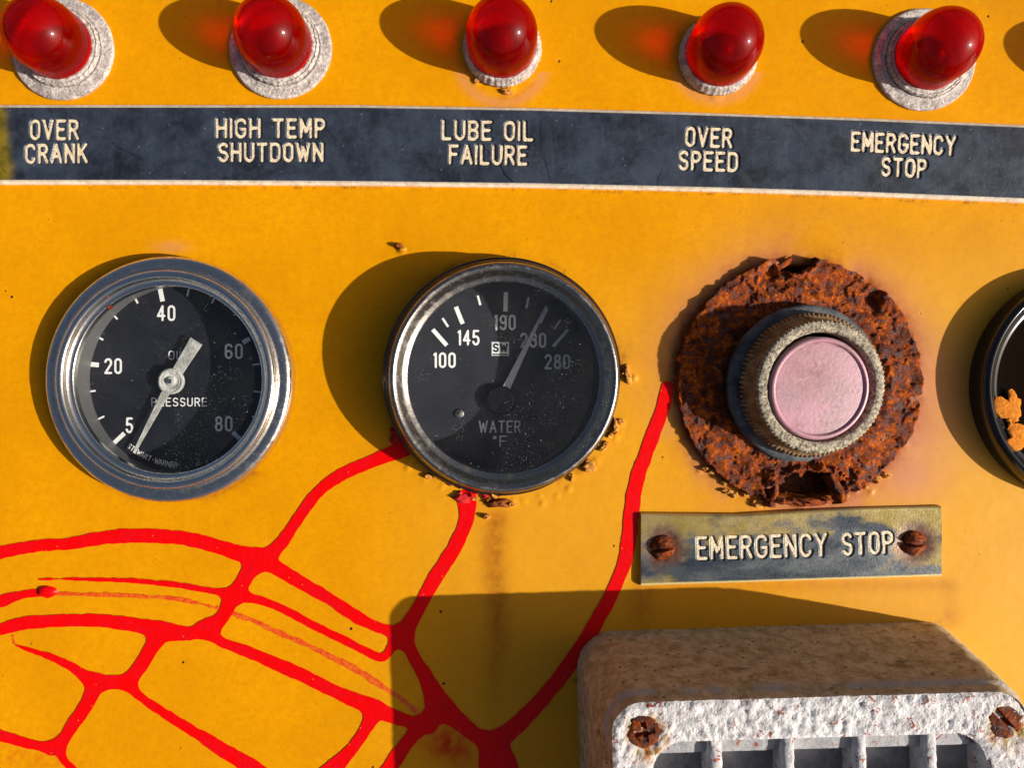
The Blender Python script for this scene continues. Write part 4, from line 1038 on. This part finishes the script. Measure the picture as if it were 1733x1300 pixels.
# ================================================================== ALARM HOUSING (lower right)
def rrect(w, h, r, n=14, c=(0, 0)):
    out = []
    for (sx, sy, a0) in ((1, 1, 0), (-1, 1, 90), (-1, -1, 180), (1, -1, 270)):
        for k in range(n):
            a = math.radians(a0 + 90 * k / (n - 1)); out.append((c[0] + sx * (w / 2 - r) + r * math.cos(a), c[1] + sy * (h / 2 - r) + r * math.sin(a)))
    return out
def housing():
    ang = math.radians(1.7)
    cx, cy = 1309., 1386. + 0
    rl = Vector((cx - 866.5, 650 - cy, 0))
    root = thing('alarm_horn', 'square flaking white painted grille housing with rusty screws at the lower right corner', 'alarm horn', rl, (0, 0, ang))
    Hh = 208.
    # side wall, lofted from the panel up
    levels = [(650, 652, 62, -3, 0, 0), (648, 650, 62, 6, 0, 0), (640, 642, 60, 40, 0, 0), (622, 622, 56, 120, 0, 0), (608, 607, 52, 172, 0, 0), (604, 603, 50, 182, .6, 0), (603, 602, 50, 186, 1, 0), (597, 596, 48, 189, .6, 0), (594, 593, 47, 194, 0, 0), (592, 591, 46, 203, 0, 0), (588, 587, 45, 207, .5, 0)]
    dense = []
    for a, b in zip(levels[:-1], levels[1:]):
        k = max(1, int(abs(b[3] - a[3]) / 5))
        for i in range(k): dense.append(tuple(a[j] + (b[j] - a[j]) * i / k for j in range(6)))
    dense.append(levels[-1])
    rings = []; edge = []
    def resample(P, n):
        P = np.array(P + [P[0]]); s = np.r_[0, np.cumsum(np.hypot(*np.diff(P, axis=0).T))]; t = np.linspace(0, s[-1], n, endpoint=False)
        return np.stack([np.interp(t, s, P[:, 0]), np.interp(t, s, P[:, 1])], -1)
    NN = 520
    for (w_, h_, r_, z_, e_, _) in dense:
        P = rrect(w_, h_, r_, 20)
        rings.append(np.c_[resample(P, NN), np.full(NN, z_)]); edge.append(np.full(NN, e_))
    A = np.array(rings).transpose(1, 0, 2); E = np.array(edge).T
    s = np.arange(NN)[:, None] / NN
    nrm = A[:, :, :2] / np.linalg.norm(A[:, :, :2], axis=-1, keepdims=True)
    dn = (fbm(A[:, :, 0] / 9 + A[:, :, 1] / 9, A[:, :, 2] / 9, 91, 4) - .5) * 2.6
    X = A[:, :, 0] + nrm[:, :, 0] * dn; Y = A[:, :, 1] + nrm[:, :, 1] * dn; Z = A[:, :, 2]
    E = E * sstep(.35, .6, fbm(X / 20, Y / 20, 93, 3))
    grid_obj('housing', X, Y, Z, M['housing'], root, wrap=True, attrs=dict(edge=E))
    # face plate with one big rounded opening, crusty relief as geometry
    res = 3.4
    ow, oh = 474., 470.; oc = (1308. - cx, 0.)
    xs = np.arange(-296, 297, res); ys = np.arange(-296, 297, res)
    def sdf(x, y, w_, h_, r_):
        qx = np.abs(x) - (w_ / 2 - r_); qy = np.abs(y) - (h_ / 2 - r_)
        return np.hypot(np.maximum(qx, 0), np.maximum(qy, 0)) + np.minimum(np.maximum(qx, qy), 0) - r_
    Xg, Yg = np.meshgrid(xs, ys)
    F1 = sdf(Xg, Yg, 589, 588, 45); F2 = -sdf(Xg - oc[0], Yg - oc[1], ow, oh, 46)
    F = np.maximum(F1, F2)
    v, f = iso_mesh(xs, ys, F); v = np.array(v)
    d_out = -sdf(v[:, 0], v[:, 1], 589, 588, 45); d_in = sdf(v[:, 0] - oc[0], v[:, 1] - oc[1], ow, oh, 46)
    dd = np.minimum(d_out, d_in)
    zz = Hh - 3.5 * (1 - sstep(0, 7, dd)) + (fbm(v[:, 0] / 6.5, v[:, 1] / 6, 95, 4) - .5) * 9 * sstep(0, 5, dd)
    scr = [(1053, 1141.5), (1563, 1128.)]
    ca, sa = math.cos(-ang), math.sin(-ang)
    def loc_of(px, py):
        dx, dy = px - cx, cy - py; return (dx * ca - dy * sa, dx * sa + dy * ca)
    stain = np.zeros(len(v))
    spos = [loc_of(*p) for p in scr]
    spos += [(spos[0][0], -spos[0][1]), (spos[1][0], -spos[1][1])]
    for (sx, sy) in spos:
        d = np.hypot(v[:, 0] - sx, v[:, 1] - sy - 0); zz -= 3 * np.exp(-(d / 26) ** 4)
        dn = np.hypot(v[:, 0] - sx - 4, (v[:, 1] - sy + 10) * .9)
        stain = np.maximum(stain, np.clip(1.2 * np.exp(-(dn / 31) ** 4), 0, 1) * (.3 + .7 * sstep(.42, .6, fbm(v[:, 0] / 9, v[:, 1] / 9, 97, 3))))
    new_mesh_obj('face_plate', np.c_[v, zz], f, M['crust'], root, attrs=dict(stain=stain))
    # wall of the opening
    P = resample(rrect(ow, oh, 46, 20, oc), 240)
    zs = [Hh - 3.4, Hh - 8, Hh - 24, Hh - 60]
    X = np.repeat(P[:, 0][:, None], 4, 1); Y = np.repeat(P[:, 1][:, None], 4, 1); Z = np.tile(np.array(zs), (240, 1))
    X[:, 0] += (P[:, 0] - oc[0]) * .004; Y[:, 0] += P[:, 1] * .004
    grid_obj('opening_wall', X[:, ::-1], Y[:, ::-1], Z[:, ::-1], M['bar'], root, wrap=True, attrs=dict(stain=X * 0))
    # back plate inside, louvre slats stepping down from each gap
    bx = np.linspace(-245, 245, 60); Xb, Yb = np.meshgrid(bx, bx)
    grid_obj('back_plate', Xb, Yb, (fbm(Xb / 30, Yb / 30, 5) - .5) * 3 + Hh - 50, M['inner'], root)
    # grille bars: one object each, sharing nothing but the maker
    def stick(name, x0, x1, y0, y1, z0, z1, seed):
        nx = 7; ny = int(abs(y1 - y0) / 5) + 2
        prof = [(0, z0), (0, z1 - 5), (.12, z1 - 1.5), (.3, z1), (.5, z1 + .5), (.7, z1), (.88, z1 - 1.5), (1, z1 - 5), (1, z0)]
        tt = np.linspace(0, 1, ny); U, I = np.meshgrid(tt, np.arange(len(prof)), indexing='ij')
        pr = np.array(prof)
        x = x0 + (x1 - x0) * pr[:, 0][I] + (vnoise(U * (y1 - y0) / 7, I * .7 + 3, seed) - .5) * 2.2
        y = y0 + (y1 - y0) * U; z = pr[:, 1][I] + (vnoise(U * (y1 - y0) / 6, I * .9, seed + 1) - .5) * 2.4
        return x, y, z
    for k, (a, b) in enumerate([(1148, 1168), (1253, 1271), (1356, 1373), (1455, 1473)]):
        dx = 3
        x, y, z = stick('grille_bar', a - cx + dx, b - cx + dx, -oh / 2 - 1, oh / 2 + 1, Hh - 46, Hh - 3.5, 7 + k)
        grid_obj('grille_bar', x, y, z, M['bar'], root, attrs=dict(stain=x * 0))
    for k in range(7):
        yt = 236 - k * 66; Xs, U = np.meshgrid(np.linspace(-236, 238, 90), np.linspace(0, 1, 9))
        Ys = yt - U * 27; Zs = Hh - 15 - U * 2 - 22 * sstep(.86, 1, U) + (fbm(Xs / 6, Ys / 6 + k, 33) - .5) * 1.6
        grid_obj('louvre_slat', Xs[:, ::-1], Ys[:, ::-1], Zs[:, ::-1], M['louvre'], root, attrs=dict(stain=Xs * 0))
    for k, (sx, sy) in enumerate(spos):
        o = screw('screw', root, sx, sy, Hh - 2, 23, M['rust_screw'], 2 if k == 0 else 1, [8, -50, 20, 70][k], 6., 20 + k)
        o['label'] = ['rusty cross-head screw at the upper left corner', 'rusty slotted screw at the upper right corner', 'screw at the lower left corner', 'screw at the lower right corner'][k]
housing()
